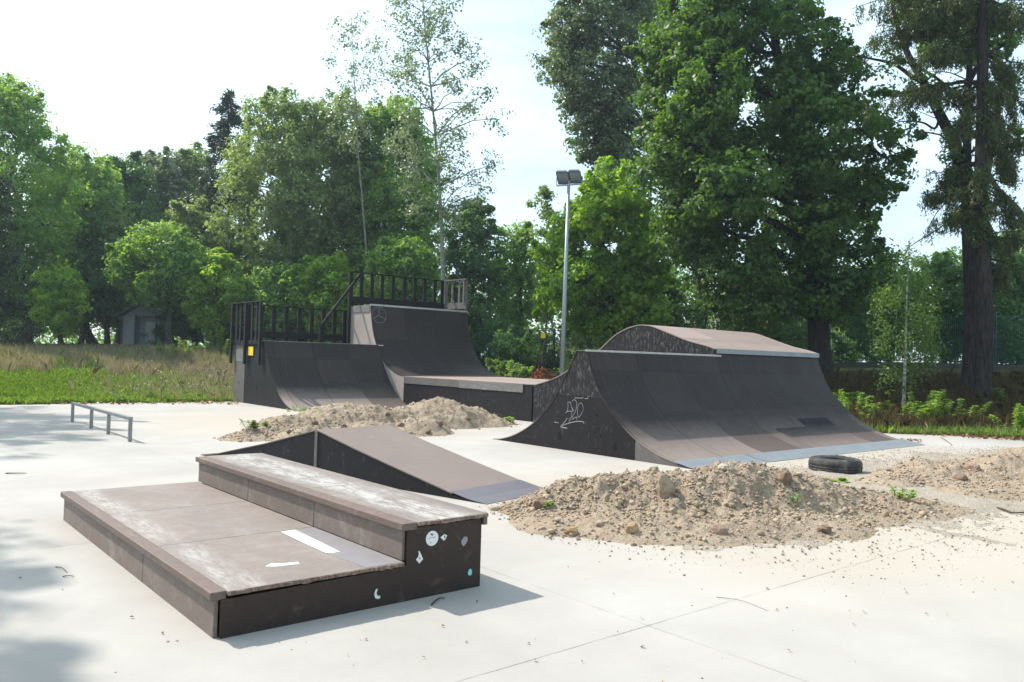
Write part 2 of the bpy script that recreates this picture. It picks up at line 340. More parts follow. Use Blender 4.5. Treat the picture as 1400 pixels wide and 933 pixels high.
def ground_sheet():
    def axis(lo, hi, fine0, fine1, st, n):
        a = np.arange(fine0, fine1+1e-6, st); l = fine0-np.geomspace(st, fine0-lo, n); r = fine1+np.geomspace(st, hi-fine1, n)
        return np.concatenate([l[::-1], a, r])
    xs = axis(-320, 420, -8, 50, 0.35, 20); ys = axis(-320, 420, -6, 60, 0.35, 20)
    X, Y = np.meshgrid(xs, ys, indexing='ij'); Z = height(X, Y)
    v = np.stack([X, Y, Z], -1).reshape(-1, 3); ny = len(ys); i = np.arange(len(xs)-1)[:, None]*ny+np.arange(ny-1)[None]
    idx = np.stack([i, i+ny, i+ny+1, i+1], -1).reshape(-1)
    me = mesh_np('ground', v, 4, idx)
    k = NT('soil_and_turf', 0.95, 0.1); vv = k.obj()
    n1 = k.noise(vv, 0.35, 5, 0.6); n2 = k.noise(vv, 3.5, 6, 0.7); n3 = k.noise(vv, 30, 3)
    c = k.mix(k.ramp(n1, 0.42, 0.6), (0.075, 0.065, 0.035), (0.050, 0.085, 0.022))
    c = k.mix(k.ramp(n2, 0.5, 0.75, 0, 0.8), c, (0.13, 0.10, 0.055)); k.color(c); k.bump(k.math('ADD', n2, n3), 0.8, 0.08)
    o = link('ground', me, k.m, smooth=True); tag(o, 'grassy ground rising gently around the concrete slab', 'ground', kind='structure')
ground_sheet()

HEAPS_C = [((8.3, 5.0), 3.4), ((9.0, 17.5), 4.0), ((14.0, 4.6), 4.2), ((11.0, 4.6), 3.0)]
def slab():
    ys = np.linspace(-12, 25.2, 60); edge = [(float(xe(y))+0.10*math.sin(y*3.1)+0.07*math.sin(y*7.7), float(y)) for y in ys]
    out = [(-1.6, -12)]+edge
    xs = np.linspace(edge[-1][0], -1.6, 40)[1:]
    out += [(float(x), 25.2+0.10*math.sin(x*2.7)+0.08*math.sin(x*6.1)+0.05*math.sin(x*13.3)) for x in xs]
    n = len(out)
    vs = [(x, y, 0) for x, y in out]+[(x, y, -0.25) for x, y in out]
    fs = [tuple(range(n))]+[(i, n+i, n+(i+1) % n, (i+1) % n) for i in range(n)]
    me = bpy.data.meshes.new('concrete_slab'); me.from_pydata(vs, [], fs); me.update()
    k = NT('weathered_concrete', 0.85, 0.2); v = k.obj()
    b1 = k.noise(v, 0.45, 6, 0.62); b2 = k.noise(v, 2.4, 7, 0.65); b3 = k.noise(v, 45, 3, 0.7); b4 = k.noise(v, 160, 2, 0.6)
    c = k.mix(k.ramp(b1, 0.35, 0.68), (0.318, 0.298, 0.268), (0.412, 0.389, 0.355))
    c = k.mix(k.ramp(b2, 0.5, 0.8, 0, 0.35), c, (0.335, 0.32, 0.297))
    c = k.mix(k.ramp(b3, 0.60, 0.78, 0, 0.5), c, (0.22, 0.20, 0.175))
    s = k.n('SeparateXYZ', Vector=v)
    # each bay its own tone, dark saw-cut joints between them
    bx = k.math('FLOOR', k.math('DIVIDE', k.math('SUBTRACT', s.outputs[0], 3.84), 4.05)); by = k.math('FLOOR', k.math('DIVIDE', k.math('SUBTRACT', s.outputs[1], 3.2), 4.05))
    wn_ = k.n('TexWhiteNoise'); wn_.noise_dimensions = '2D'; cb = k.n('CombineXYZ'); k.put(bx, cb.inputs[0]); k.put(by, cb.inputs[1]); k.put(cb.outputs[0], wn_.inputs['Vector'])
    c = k.mix(k.ramp(wn_.outputs['Value'], 0, 1, 0, 0.16), c, (0.32, 0.317, 0.316))
    # sand spilled about the heaps
    wob = k.noise(v, 1.1, 6, 0.7)
    for (cx, cy), rr in HEAPS_C:
        cc = k.n('VectorMath', operation='DISTANCE'); k.put(v, cc.inputs[0]); cc.inputs[1].default_value = (cx, cy, 0)
        d = k.math('ADD', cc.outputs['Value'], k.math('MULTIPLY', k.math('SUBTRACT', wob, 0.5), 3.2))
        c = k.mix(k.ramp(d, rr*0.75, rr*1.25, 0.75, 0), c, k.mix(b3, (0.34, 0.295, 0.24), (0.43, 0.385, 0.325)))
    wv = k.math('MULTIPLY', k.math('SUBTRACT', b2, 0.5), 0.03)
    for ax, off in ((0, 3.84), (1, 3.2)):
        fr = k.math('PINGPONG', k.math('SUBTRACT', k.math('ADD', s.outputs[ax], wv), off), 4.05/2)
        gap = k.math('MULTIPLY', k.ramp(fr, 0.002, 0.008, 1, 0), k.ramp(b2, 0.42, 0.58, 0.05 if ax == 0 else 0.2, 0.45 if ax == 0 else 0.7))
        c = k.mix(gap, c, (0.10, 0.088, 0.07))
    k.color(c); k.bump(k.math('ADD', b3, k.math('MULTIPLY', b4, 0.5)), 0.25, 0.006)
    o = link('concrete_slab', me, k.m); tag(o, 'pale jointed concrete slab of the skatepark', 'paving', kind='structure')
slab()

# ------------------------------------------------------------------ stepped ledge
def ledge():
    t = thing('ledge_box', 'long two-step grind ledge of brown plywood with a dark stickered end panel', 'skate ledge', (2.6, 4.46, 0))
    ox, oy = 2.6, 4.46
    def B(name, mat, x0, x1, y0, y1, z0, z1, bev=0.003, label=None):
        o = MB().box(x0-ox, x1-ox, y0-oy, y1-oy, z0, z1).build(name, MT[mat], t, bev)
        if label: o['label'] = label
        return o
    def frayed(x0, x1, y, z0, z1, seed):
        g = np.random.default_rng(seed); n = int((x1-x0)/0.012); xs = np.linspace(x0, x1, n); m = MB()
        d = 0.004+0.014*np.abs(fbm(xs*14, xs*0+seed, seed, 4, 0.7))*2; a = z1-0.010*np.clip(fbm(xs*9, xs*0, seed+3, 4, 0.7)*3, 0, 1); b = z0-0.010*np.clip(fbm(xs*11, xs*0, seed+5, 4, 0.7)*3, 0, 1)
        vs = [(xs[i]-ox, yy-oy, zz) for i in range(n) for yy, zz in ((y, b[i]), (y-d[i], b[i]+0.004), (y-d[i]*0.8, a[i]-0.003), (y, a[i]))]
        fs = [(4*i+k, 4*i+(k+1) % 4, 4*i+4+(k+1) % 4, 4*i+4+k) for i in range(n-1) for k in range(4)]+[(0, 1, 2, 3), (4*n-1, 4*n-2, 4*n-3, 4*n-4)]
        m.add(vs, fs).build('frayed_edge', MT['frayed'], t)
    B('core', 'hole', 1.70, 3.48, 4.50, 8.30, 0.002, 0.225); B('core', 'hole', 2.90, 3.48, 4.50, 8.30, 0.226, 0.47)
    B('side_panel', 'ledge_side', 1.655, 1.68, 5.834, 8.33, 0, 0.213); B('side_panel', 'ledge_side', 1.655, 1.68, 4.48, 5.826, 0, 0.213)
    B('cap_board', 'ledge_cap', 1.625, 1.715, 4.455, 8.345, 0.214, 0.262, 0.006)
    for a, b in ((4.44, 5.728), (5.734, 7.032), (7.038, 8.33)):
        B('tread_board', 'ledge_top', 1.718, 2.868, a, b, 0.236, 0.2602, 0.003)
    frayed(1.72, 2.872, 4.4395, 0.234, 0.2595, 5)
    for a, b in ((7.044, 8.33), (5.744, 7.036), (4.47, 5.736)):
        B('riser_panel', 'ledge_side', 2.872, 2.893, a, b, 0.262, 0.463)
    B('cap_board', 'ledge_cap', 2.842, 2.955, 4.425, 8.35, 0.464, 0.512, 0.006)
    B('top_board', 'ledge_strip', 2.957, 3.555, 6.012, 8.38, 0.486, 0.511, 0.004); B('top_board', 'ledge_strip', 2.957, 3.555, 4.43, 6.006, 0.486, 0.5112, 0.004)
    frayed(2.957, 3.553, 4.4295, 0.484, 0.5095, 6)
    B('cap_board', 'ledge_cap', 3.515, 3.55, 4.43, 8.36, 0.43, 0.4855, 0.004)
    B('back_panel', 'ledge_end', 3.483, 3.508, 4.49, 8.33, 0, 0.47)
    e = MB().prism([(1.684-ox, 0.0), (3.512-ox, 0.0), (3.512-ox, 0.474), (2.895-ox, 0.474), (2.895-ox, 0.228), (1.684-ox, 0.216)], -0.012, 0.012, 1).build('end_panel', MT['ledge_end'], t, 0.003)
    B('end_panel', 'ledge_end', 1.684, 3.48, 8.305, 8.33, 0, 0.23)
    # repair patch, white paint and stickers
    MB().prism([(2.55-ox, 4.445-oy), (2.866-ox, 4.445-oy), (2.866-ox, 5.70-oy), (2.60-ox, 5.70-oy)], 0, 1, 0)
    def flat(name, mat, pts, z, th=0.0016, label=None):
        n = len(pts); m = MB(); vs = [(x-ox, y-oy, z) for x, y in pts]+[(x-ox, y-oy, z+th) for x, y in pts]
        m.add(vs, [tuple(range(n))[::-1], tuple(range(n, 2*n))]+[(i, (i+1) % n, n+(i+1) % n, n+i) for i in range(n)])
        o = m.build(name, MT[mat], t)
        if label: o['label'] = label
    flat('repair_patch', 'patch', [(2.60, 4.448), (2.864, 4.448), (2.864, 5.71), (2.575, 5.70), (2.56, 4.9)], 0.2605)
    flat('paint_patch', 'white', [(2.585, 5.69), (2.70, 5.70), (2.675, 5.2), (2.655, 4.90), (2.63, 4.91), (2.60, 4.895), (2.565, 4.93), (2.57, 5.3)], 0.2624, 0.001, 'white painted rectangle on the tread')
    flat('paint_patch', 'white', [(2.10, 4.83), (2.16, 4.88), (2.22, 4.83), (2.31, 4.82), (2.30, 4.77), (2.22, 4.78), (2.15, 4.79)], 0.2606, 0.0012)
    def stk(mat, pts, label=None, y=-0.0145):
        n = len(pts); m = MB(); vs = [(x-ox, y, z) for x, z in pts]+[(x-ox, y+0.002, z) for x, z in pts]
        m.add(vs, [tuple(range(n)), tuple(range(n, 2*n))[::-1]]+[(i, n+i, n+(i+1) % n, (i+1) % n) for i in range(n)])
        o = m.build('sticker', MT[mat], e); o.matrix_parent_inverse = Matrix()
        if label: o['label'] = label
        return o
    s = stk('white', [(3.092+0.050*math.cos(a), 0.386+0.050*math.sin(a)) for a in np.linspace(0, 2*math.pi, 28)[:-1]], 'round white sticker')
    stk('ink', [(3.073, 0.421), (3.080, 0.410), (3.094, 0.404), (3.104, 0.408), (3.093, 0.413), (3.090, 0.422), (3.083, 0.418)], y=-0.0158)
    for q in ([(3.06, 0.385), (3.085, 0.392), (3.10, 0.388), (3.12, 0.391), (3.12, 0.394), (3.10, 0.3915), (3.085, 0.395), (3.06, 0.389)], [(3.075, 0.365), (3.082, 0.352), (3.085, 0.355), (3.079, 0.367)]):
        stk('greypaper', q, y=-0.0158)
    stk('white', [(3.160, 0.384), (3.192, 0.402), (3.214, 0.392), (3.205, 0.372), (3.190, 0.358)], 'torn scrap of white sticker'); stk('ink', [(3.187, 0.388), (3.197, 0.394), (3.201, 0.375), (3.193, 0.376)], y=-0.0158)
    stk('greypaper', [(3.335, 0.338), (3.36, 0.365), (3.385, 0.362), (3.392, 0.34), (3.375, 0.312), (3.355, 0.30), (3.34, 0.318)], 'scraped grey sticker')
    stk('white', [(2.968, 0.262), (2.985, 0.276), (2.990, 0.300), (2.983, 0.312), (2.992, 0.316), (3.008, 0.288), (3.023, 0.258), (2.995, 0.232)], 'torn square of white sticker')
    stk('ink', [(2.992, 0.268), (2.999, 0.275), (3.002, 0.262), (2.996, 0.258)], y=-0.0158)
    stk('aqua', [(3.409, 0.092), (3.400, 0.107), (3.409, 0.128), (3.422, 0.136), (3.434, 0.125), (3.436, 0.103), (3.428, 0.088)], 'small aqua sticker')
    stk('white', [(2.668, 0.060), (2.660, 0.085), (2.667, 0.110), (2.680, 0.118), (2.683, 0.112), (2.675, 0.092), (2.683, 0.072), (2.700, 0.070), (2.706, 0.058), (2.690, 0.050)], 'curled remains of a white sticker')
ledge()

# ------------------------------------------------------------------ kicker (low two-way wedge)
def kicker():
    t = thing('wedge_ramp', 'low two-way wedge ramp with a steel toe plate beside the stepped ledge', 'ramp', (5.5, 6.9, 0), R_(12.2))
    W = 1.31
    near = [(0.50, 0.066), (0.71, 0.112), (1.43, 0.262), (2.2, 0.43), (2.92, 0.60)]
    far = [(2.92, 0.60), (4.08, 0.315), (5.2, 0.075), (5.64, 0.018)]
    curved_sheet(near, -0.006, W+0.006, 0.016, -1).build('ramp_surface', MT['kick'], t, 0.002)
    curved_sheet(far[:2], -0.006, W+0.006, 0.016, -1).build('ramp_surface', MT['kick'], t, 0.002)
    curved_sheet(far[1:], -0.006, W+0.006, 0.014, -1).build('ramp_surface', MT['kick'], t, 0.002)
    curved_sheet([(-0.01, 0.006), (0.25, 0.028), (0.53, 0.0775)], -0.004, W+0.01, 0.006, -1).build('toe_plate', MT['plate_dark'], t, 0.001)
    for x0, x1 in ((0.0, 0.02), (W-0.02, W)):
        MB().prism([(0.06, 0), (2.915, 0), (2.915, 0.575), (2.2, 0.41), (1.43, 0.242), (0.71, 0.092), (0.5, 0.045)], x0, x1).build('side_panel', MT['side'], t, 0.002)
        MB().prism([(2.921, 0), (4.075, 0), (4.075, 0.297), (2.921, 0.575)], x0, x1).build('side_panel', MT['side'], t, 0.002)
        MB().prism([(4.081, 0), (5.6, 0), (5.2, 0.055), (4.081, 0.295)], x0, x1).build('side_panel', MT['side'], t, 0.002)
    MB().box(-0.012, 0.008, 2.89, 2.945, 0, 0.578).build('corner_batten', MT['side_pale'], t, 0.003)
kicker()

# ------------------------------------------------------------------ low quarter pipe
LQ = spline([(20.97, 0.015), (21.4, 0.12), (21.9, 0.37), (22.42, 0.84), (22.82, 1.37), (23.05, 1.72), (23.13, 1.945)], 6)
def under(prof, d):
    P = np.array(prof); g = np.gradient(P, axis=0); n = np.stack([g[:, 1], -g[:, 0]], 1); n /= np.linalg.norm(n, axis=1)[:, None]
    return P+n*d
def rail_posts(parent, pts, z0s, z1, wx, wy, mat):
    for (x, y), z0 in zip(pts, z0s):
        MB().box(x-wx/2, x+wx/2, y-wy/2, y+wy/2, z0, z1).build('post', MT[mat], parent, 0.006)
def low_quarter():
    t = thing('quarter_pipe', 'low quarter pipe with a railed deck and a yellow sign on its side', 'skate ramp', (11.8, 23, 0))
    inv = Matrix.Translation((-11.8, -23, 0))
    X0, X1 = 9.78, 13.70
    def P(mb, name, mat, parent=t, bev=0.003, label=None):
        o = mb.build(name, MT[mat], parent, bev)
        if parent is t: o.matrix_parent_inverse = inv
        if label: o['label'] = label
        return o
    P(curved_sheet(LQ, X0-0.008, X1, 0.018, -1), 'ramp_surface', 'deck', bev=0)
    u = [tuple(q) for q in under(LQ, 0.022) if q[1] > 0.0]
    fr = [(u[0][0]+0.02, 0.0)]+u[1:]
    P(MB().prism(fr+[(24.575, 1.92), (24.575, 0)], X0, X0+0.02), 'side_panel', 'side')
    P(MB().box(X0-0.004, X0+0.018, 24.58, 25.40, 0, 1.92), 'side_panel', 'side_pale', label='greyed side panel')
    P(MB().prism(fr+[(25.4, 1.92), (25.4, 0)], X1-0.02, X1-0.001), 'side_panel', 'side')
    P(MB().box(X0, X1, 25.405, 25.425, 0, 1.92), 'back_panel', 'side')
    P(MB().box(X0, X1, 23.20, 25.42, 1.922, 1.945), 'deck', 'deck_flat')
    P(MB().box(X0-0.01, X1+0.19, 23.135, 23.198, 1.915, 1.952), 'coping', 'coping')
    # railing: along the open side and along the back
    r = P(MB().box(X0-0.09, X0+0.03, 23.18, 25.62, 3.12, 3.16).box(X0-0.045, X0-0.015, 23.3, 25.5, 1.83, 1.965), 'railing', 'timber', label='side railing of black slats')
    ys = [25.55, 25.25, 24.93, 24.02, 23.68]
    rail_posts(r, [(X0-0.03, y) for y in ys], [1.86]*5, 3.12, 0.05, 0.11, 'timber')
    for y in (25.55, 24.44, 23.30): MB().box(X0-0.11, X0-0.045, y-0.055, y+0.055, 1.22, 3.13).build('post', MT['timber'], r, 0.006)
    r2 = P(MB().box(X0, X1+0.02, 25.36, 25.44, 3.11, 3.15).box(X0+0.05, X1, 25.37, 25.40, 2.08, 2.30), 'railing', 'timber', label='back railing of black slats')
    rail_posts(r2, [(x, 25.435) for x in (10.2, 10.62, 11.05, 11.49, 11.96, 12.415, 12.85, 13.27, 13.66)], [1.7]*9, 3.11, 0.135, 0.06, 'timber')
    s = P(MB().box(X0-0.128, X0-0.113, 23.90, 24.28, 1.49, 1.76), 'sign', 'yellow', label='yellow sign'); s.location.x += 0.10
    nb = P(MB().box(X0-0.012, X0-0.005, 24.68, 25.32, 1.30, 1.66), 'notice_board', 'notice', label='faded grey notice board')
    for k in range(5):
        MB().box(X0-0.0135, X0-0.0115, 24.76+0.03*(k % 2), 25.24-0.05*(k % 3), 1.40+k*0.05, 1.412+k*0.05).build('text_line', MT['ink'], nb)
    for y, z in ((25.0, 0.62), (24.3, 0.62), (23.6, 0.52)):
        P(MB().box(X0-0.0085, X0-0.003, y-0.02, y+0.02, z-0.03, z+0.03), 'bolt_hole', 'hole', bev=0)
low_quarter()

# ------------------------------------------------------------------ tall quarter pipe
TW = spline([(21.55, 0.975), (21.95, 1.03), (22.45, 1.20), (22.85, 1.45), (23.22, 1.84), (23.50, 2.30), (23.68, 2.83), (23.75, 3.32)], 6)
def on_profile(prof, s, off):
    P = np.array(prof); d = np.r_[0, np.cumsum(np.linalg.norm(np.diff(P, axis=0), axis=1))]; s = d[-1]-s
    y = np.interp(s, d, P[:, 0]); z = np.interp(s, d, P[:, 1]); y2 = np.interp(s+0.01, d, P[:, 0]); z2 = np.interp(s+0.01, d, P[:, 1])
    g = np.array([y2-y, z2-z]); n = np.linalg.norm(g)
    if n < 1e-6: g = np.array([0.1, 1.0]); n = np.linalg.norm(g)
    g /= n
    return y-g[1]*off, z+g[0]*off
def tall_quarter():
    t = thing('tall_quarter_pipe', 'tall quarter pipe with a railed platform on top, chalked emblem on its curve', 'skate ramp', (15.8, 23.7, 0))
    inv = Matrix.Translation((-15.8, -23.7, 0)); X0, X1 = 13.73, 17.78
    def P(mb, name, mat, parent=t, bev=0.003, label=None):
        o = mb.build(name, MT[mat], parent, bev)
        if parent is t: o.matrix_parent_inverse = inv
        if label: o['label'] = label
        return o
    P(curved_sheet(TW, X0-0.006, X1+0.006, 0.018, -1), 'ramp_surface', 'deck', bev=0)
    u = [tuple(q) for q in under(TW, 0.022)]; pr = [(21.58, 0.0)]+u+[(25.25, 3.28), (25.25, 0)]
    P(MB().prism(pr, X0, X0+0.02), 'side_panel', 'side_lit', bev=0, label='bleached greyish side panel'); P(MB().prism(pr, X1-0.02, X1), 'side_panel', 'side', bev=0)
    P(MB().box(X0, X1, 25.255, 25.275, 0, 3.28), 'back_panel', 'side')
    P(MB().box(X0, X1, 23.80, 25.27, 3.283, 3.305), 'deck', 'deck_flat')
    P(MB().box(X0-0.02, X0-0.002, 23.80, 25.26, 3.06, 3.30), 'edge_board', 'edge_grey')
    P(MB().box(X0-0.01, X1+0.03, 23.742, 23.798, 3.275, 3.335), 'coping', 'coping')
    r = P(MB().box(X0, X1, 25.20, 25.29, 4.50, 4.54).box(X0+0.04, X1, 25.21, 25.24, 3.42, 3.66), 'railing', 'timber', label='back railing of black slats')
    xs = [13.79, 14.2, 14.63, 15.05, 15.51, 16.0, 16.46, 16.9, 17.36, 17.70]
    rail_posts(r, [(x, 25.285) for x in xs], [3.31]*10, 4.50, 0.135, 0.06, 'timber')
    r2 = P(MB().box(X1-0.07, X1+0.03, 23.80, 25.19, 4.50, 4.54).box(X1-0.03, X1, 23.82, 25.19, 3.42, 3.66).box(X1-0.06, X1-0.02, 23.90, 23.98, 3.6, 4.51), 'railing', 'timber_pale', label='short side railing of grey timber')
    rail_posts(r2, [(X1+0.02, y) for y in (23.86, 24.3, 24.75, 25.12)], [3.2]*4, 4.50, 0.04, 0.10, 'timber_pale')
    P(MB().bar((12.45, 24.95, 2.45), (13.95, 24.95, 4.42), 0.05, 0.09), 'handrail', 'timber', label='sloping black handrail'); P(MB().bar((12.50, 24.95, 1.95), (12.50, 24.95, 2.52), 0.08), 'handrail_post', 'timber')
    P(MB().bar((X0-0.05, 25.15, 1.95), (X0-0.05, 25.15, 4.5), 0.09), 'handrail_post', 'timber')
    # chalked circle with three arms
    e = MB()
    def rib(pts, wd):
        L_ = [np.array(p, float) for p in pts]; vs = []
        for i, p in enumerate(L_):
            d = L_[min(i+1, len(L_)-1)]-L_[max(i-1, 0)]; d /= np.linalg.norm(d)+1e-9; n = np.array([-d[1], d[0]])*wd/2
            for q in (p+n, p-n):
                y, z = on_profile(TW, q[1], 0.004); vs.append((q[0], y, z))
        e.add(vs, [(2*i, 2*i+2, 2*i+3, 2*i+1) for i in range(len(L_)-1)])
    cx, cs, rr = 14.03, 0.36, 0.27
    rib([(cx+rr*math.cos(a), cs+rr*math.sin(a)) for a in np.linspace(0, 2*math.pi, 41)], 0.022)
    for a in (-90, 30, 150):
        c_, s_ = math.cos(R_(a)), math.sin(R_(a))
        rib([(cx+c_*0.02, cs+s_*0.02), (cx+c_*0.12, cs+s_*0.12), (cx+c_*0.25, cs+s_*0.25)], 0.03)
    P(e, 'chalk_emblem', 'chalk_faint', bev=0)
tall_quarter()

# ------------------------------------------------------------------ raised platform
def platform():
    t = thing('raised_platform', 'raised flat platform between the tall quarter pipe and the funbox', 'skate ramp', (15.75, 18.5, 0))
    inv = Matrix.Translation((-15.75, -18.5, 0)); X0, X1 = 13.73, 17.78
    def P(mb, name, mat, bev=0.003, label=None, parent=t):
        o = mb.build(name, MT[mat], parent, bev)
        if parent is t: o.matrix_parent_inverse = inv
        if label: o['label'] = label
        return o
    P(MB().box(X0-0.008, X1, 15.44, 21.555, 0.948, 0.968), 'deck', 'deck_flat')
    P(MB().box(X0, X0+0.02, 15.45, 18.6, 0, 0.944), 'side_panel', 'side'); P(MB().box(X0, X0+0.02, 18.606, 21.555, 0, 0.944), 'side_panel', 'side')
    P(MB().box(X1-0.02, X1, 15.45, 21.555, 0, 0.944), 'side_panel', 'side')
    P(MB().box(X0-0.02, X0-0.002, 15.80, 18.62, 0.735, 0.944), 'edge_board', 'edge_grey'); P(MB().box(X0-0.02, X0-0.002, 18.63, 21.50, 0.745, 0.944), 'edge_board', 'side_pale')
    for y in (20.2, 18.3, 16.2):
        P(MB().box(X0-0.004, X0-0.001, y-0.03, y+0.03, 0.42, 0.49), 'bolt_hole', 'hole', 0)
platform()

# ------------------------------------------------------------------ funbox: spine and roll-over hip
NEAR = [(7.85, 0.060), (8.26, 0.165), (8.74, 0.37), (9.16, 0.68), (9.45, 0.97), (9.62, 1.20), (9.78, 1.53), (9.87, 1.79)]
BACK = [(12.42, 0.012), (12.19, 0.035), (11.78, 0.15), (11.33, 0.36), (10.92, 0.65), (10.65, 0.94), (10.45, 1.25), (10.30, 1.47), (10.115, 1.80)]
def funbox():
    t = thing('funbox', 'big black-brown funbox with a spine, a roll-over hump and chalk scrawl on its end', 'skate ramp', (13.9, 10, 0))
    inv = Matrix.Translation((-13.9, -10, 0)); XA, XB, XC = 10.03, 13.75, 17.82
    def P(mb, name, mat, bev=0.002, label=None, parent=t):
        o = mb.build(name, MT[mat], parent, bev)
        if parent is t: o.matrix_parent_inverse = inv
        if label: o['label'] = label
        return o
    nr = spline(NEAR, 6); bk = spline(BACK, 6)
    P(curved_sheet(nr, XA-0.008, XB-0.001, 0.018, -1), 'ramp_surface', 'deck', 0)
    nr2 = np.vstack([nr[:-1], [(9.872, 1.80), (9.88, 1.835)]])
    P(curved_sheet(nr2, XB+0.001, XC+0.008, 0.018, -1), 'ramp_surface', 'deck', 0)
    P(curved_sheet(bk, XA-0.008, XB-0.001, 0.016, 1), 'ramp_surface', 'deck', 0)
    nu = under(nr, 0.021); bu = under(bk[::-1], 0.021)[::-1]
    def poly(lo, hi, a, b):   # slice of the end wall between heights
        f = [(np.interp(z, nu[:, 1], nu[:, 0]), z) for z in np.linspace(lo, hi, 12)]
        g = [(np.interp(z, bu[:, 1][:], bu[:, 0][:]), z) for z in np.linspace(hi, lo, 12)]
        return [(max(y, a), z) for y, z in f]+[(min(y, b), z) for y, z in g]
    zt = 1.77
    P(MB().prism(poly(0.98, zt, 0, 99), XA-0.001, XA+0.019), 'end_panel', 'side_worn', 0)
    P(MB().prism(poly(0.002, 0.976, 8.72, 11.62), XA-0.002, XA+0.019), 'end_panel', 'side', 0)
    P(MB().prism([(7.62, 0), (8.716, 0), (8.716, np.interp(8.716, nu[:, 0], nu[:, 1])), (8.3, np.interp(8.3, nu[:, 0], nu[:, 1])), (7.9, np.interp(7.9, nu[:, 0], nu[:, 1]))], XA, XA+0.019), 'end_panel', 'side_pale', 0, 'greyed replacement piece of the end panel')
    bs = bu[np.argsort(bu[:, 0])]
    P(MB().prism([(11.624, 0), (12.25, 0), (12.19, 0.012), (11.9, np.interp(11.9, bs[:, 0], bs[:, 1])), (11.624, np.interp(11.624, bs[:, 0], bs[:, 1]))], XA, XA+0.019), 'end_panel', 'side', 0)
    P(MB().prism(poly(0.002, zt, 0, 99), XB-0.03, XB-0.012), 'end_panel', 'side', 0)
    P(MB().box(XA-0.01, XB-0.002, 9.91, 10.10, 1.774, 1.792), 'spine_cap', 'side_pale')
    P(MB().box(XA-0.012, 13.96, 9.862, 9.905, 1.77, 1.806), 'coping', 'coping')
    # hump and bank towards the raised platform
    hp = [(15.435, 0.955), (15.25, 0.995), (14.84, 1.10), (14.5, 1.215), (14.19, 1.36), (13.8, 1.60)]
    q = [onX(x, y, XB) for x, y in [(820, 477), (826, 472), (840, 459), (855, 450), (868, 445.5), (878, 444), (892, 446), (910, 453), (940, 465), (965, 472)]]
    hp += [(float(a[1]), float(a[2])) for a in q]+[(9.86, 1.935)]
    hs = spline(hp, 5)
    P(curved_sheet(hs, XB-0.012, XC, 0.02, 1), 'hump_surface', 'deck_flat', 0)
    hu = under(hs[::-1], 0.023)[::-1]
    P(MB().prism([(15.43, 0.0)]+[tuple(a) for a in hu]+[(9.90, 1.80), (9.90, 1.70), (13.0, 1.2), (13.4, 0.0)], XB, XB+0.02), 'hump_side', 'side_worn', 0)
    P(MB().prism([(15.43, 0.0)]+[tuple(a) for a in hu]+[tuple(a) for a in under(nr2, 0.022)[::-1]]+[(7.9, 0.0)], XC-0.02, XC), 'side_panel', 'side', 0)
    P(MB().box(XB+0.03, XC+0.01, 9.845, 9.862, 1.835, 1.936), 'edge_plate', 'plate')
    # steel plates along the toe
    for a, b, dz in ((XA-0.02, 11.93, 0), (11.955, 14.6, 0.002), (14.604, XC+0.16, 0)):
        P(curved_sheet([(7.45, 0.006+dz), (7.65, 0.030+dz), (7.92, 0.0835+dz)], a, b, 0.006, -1), 'toe_plate', 'plate', 0)
    # darker replacement sheet let into the lower curve
    xa = gz(1102, 612, 0.07)[0]; xm = gz(1143, 608, 0.07)[0]; xb = gz(1188, 605, 0.07)[0]
    sel = lambda a, b: [(y-0.0015, z+0.0045) for y, z in nr if a <= y <= b]
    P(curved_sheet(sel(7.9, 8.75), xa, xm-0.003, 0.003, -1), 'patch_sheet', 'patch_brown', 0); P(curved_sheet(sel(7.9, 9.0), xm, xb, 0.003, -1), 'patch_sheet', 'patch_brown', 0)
    for y, z in ((10.5, 0.23), (9.16, 0.17)):
        P(MB().prism([(y+0.055*math.cos(a)*(0.55 if math.sin(a) > 0 else 1), z+0.06*math.sin(a)*(1.5 if math.sin(a) > 0 else 1)) for a in np.linspace(0, 2*math.pi, 14)[:-1]], XA-0.0045, XA-0.0025), 'bolt_hole', 'hole', 0)
    for y, z in ((9.99, 0.25), (9.72, 0.24), (9.56, 0.25), (9.97, 0.62), (9.77, 0.64), (9.60, 0.67), (9.88, 0.45), (9.67, 0.52), (9.55, 0.47), (9.82, 0.34), (9.64, 0.38), (9.50, 0.34)):
        P(MB().box(XA-0.0045, XA-0.0025, y-0.017, y+0.017, z-0.018, z+0.018), 'bolt_hole', 'hole', 0)
    tagm = MB()
    S = [[(330, 250), (340, 330), (320, 420), (285, 465)], [(330, 250), (385, 235), (410, 330), (450, 400), (460, 430)], [(285, 465), (340, 430), (420, 430)],
         [(385, 240), (430, 400), (415, 480), (420, 560)], [(420, 225), (450, 190), (500, 200), (525, 270), (510, 380), (470, 480), (430, 540)],
         [(600, 250), (555, 300), (540, 400), (545, 500), (570, 555), (610, 500), (655, 410), (655, 320), (630, 265), (600, 250)],
         [(370, 635), (400, 570), (440, 545)], [(420, 600), (460, 580), (500, 555), (530, 560), (520, 610)], [(320, 570), (290, 630), (180, 755)],
         [(665, 690), (670, 660), (580, 645), (470, 655), (330, 690), (180, 755), (320, 790)], [(40, 660), (140, 675)], [(65, 640), (75, 675)], [(480, 145), (600, 150), (660, 145)], [(690, 155), (755, 160), (755, 120)]]
    for i, s in enumerate(S):
        pts = spline([onX(755+u/15.55, 535+v_/15.55, XA-0.001) for u, v_ in s], 4) if len(s) > 2 else np.array([onX(755+u/15.55, 535+v_/15.55, XA-0.001) for u, v_ in s])
        tagm.tube(pts, 0.010 if i in (8, 9) else 0.006, 5)
    P(tagm, 'chalk_scrawl', 'chalk', 0)
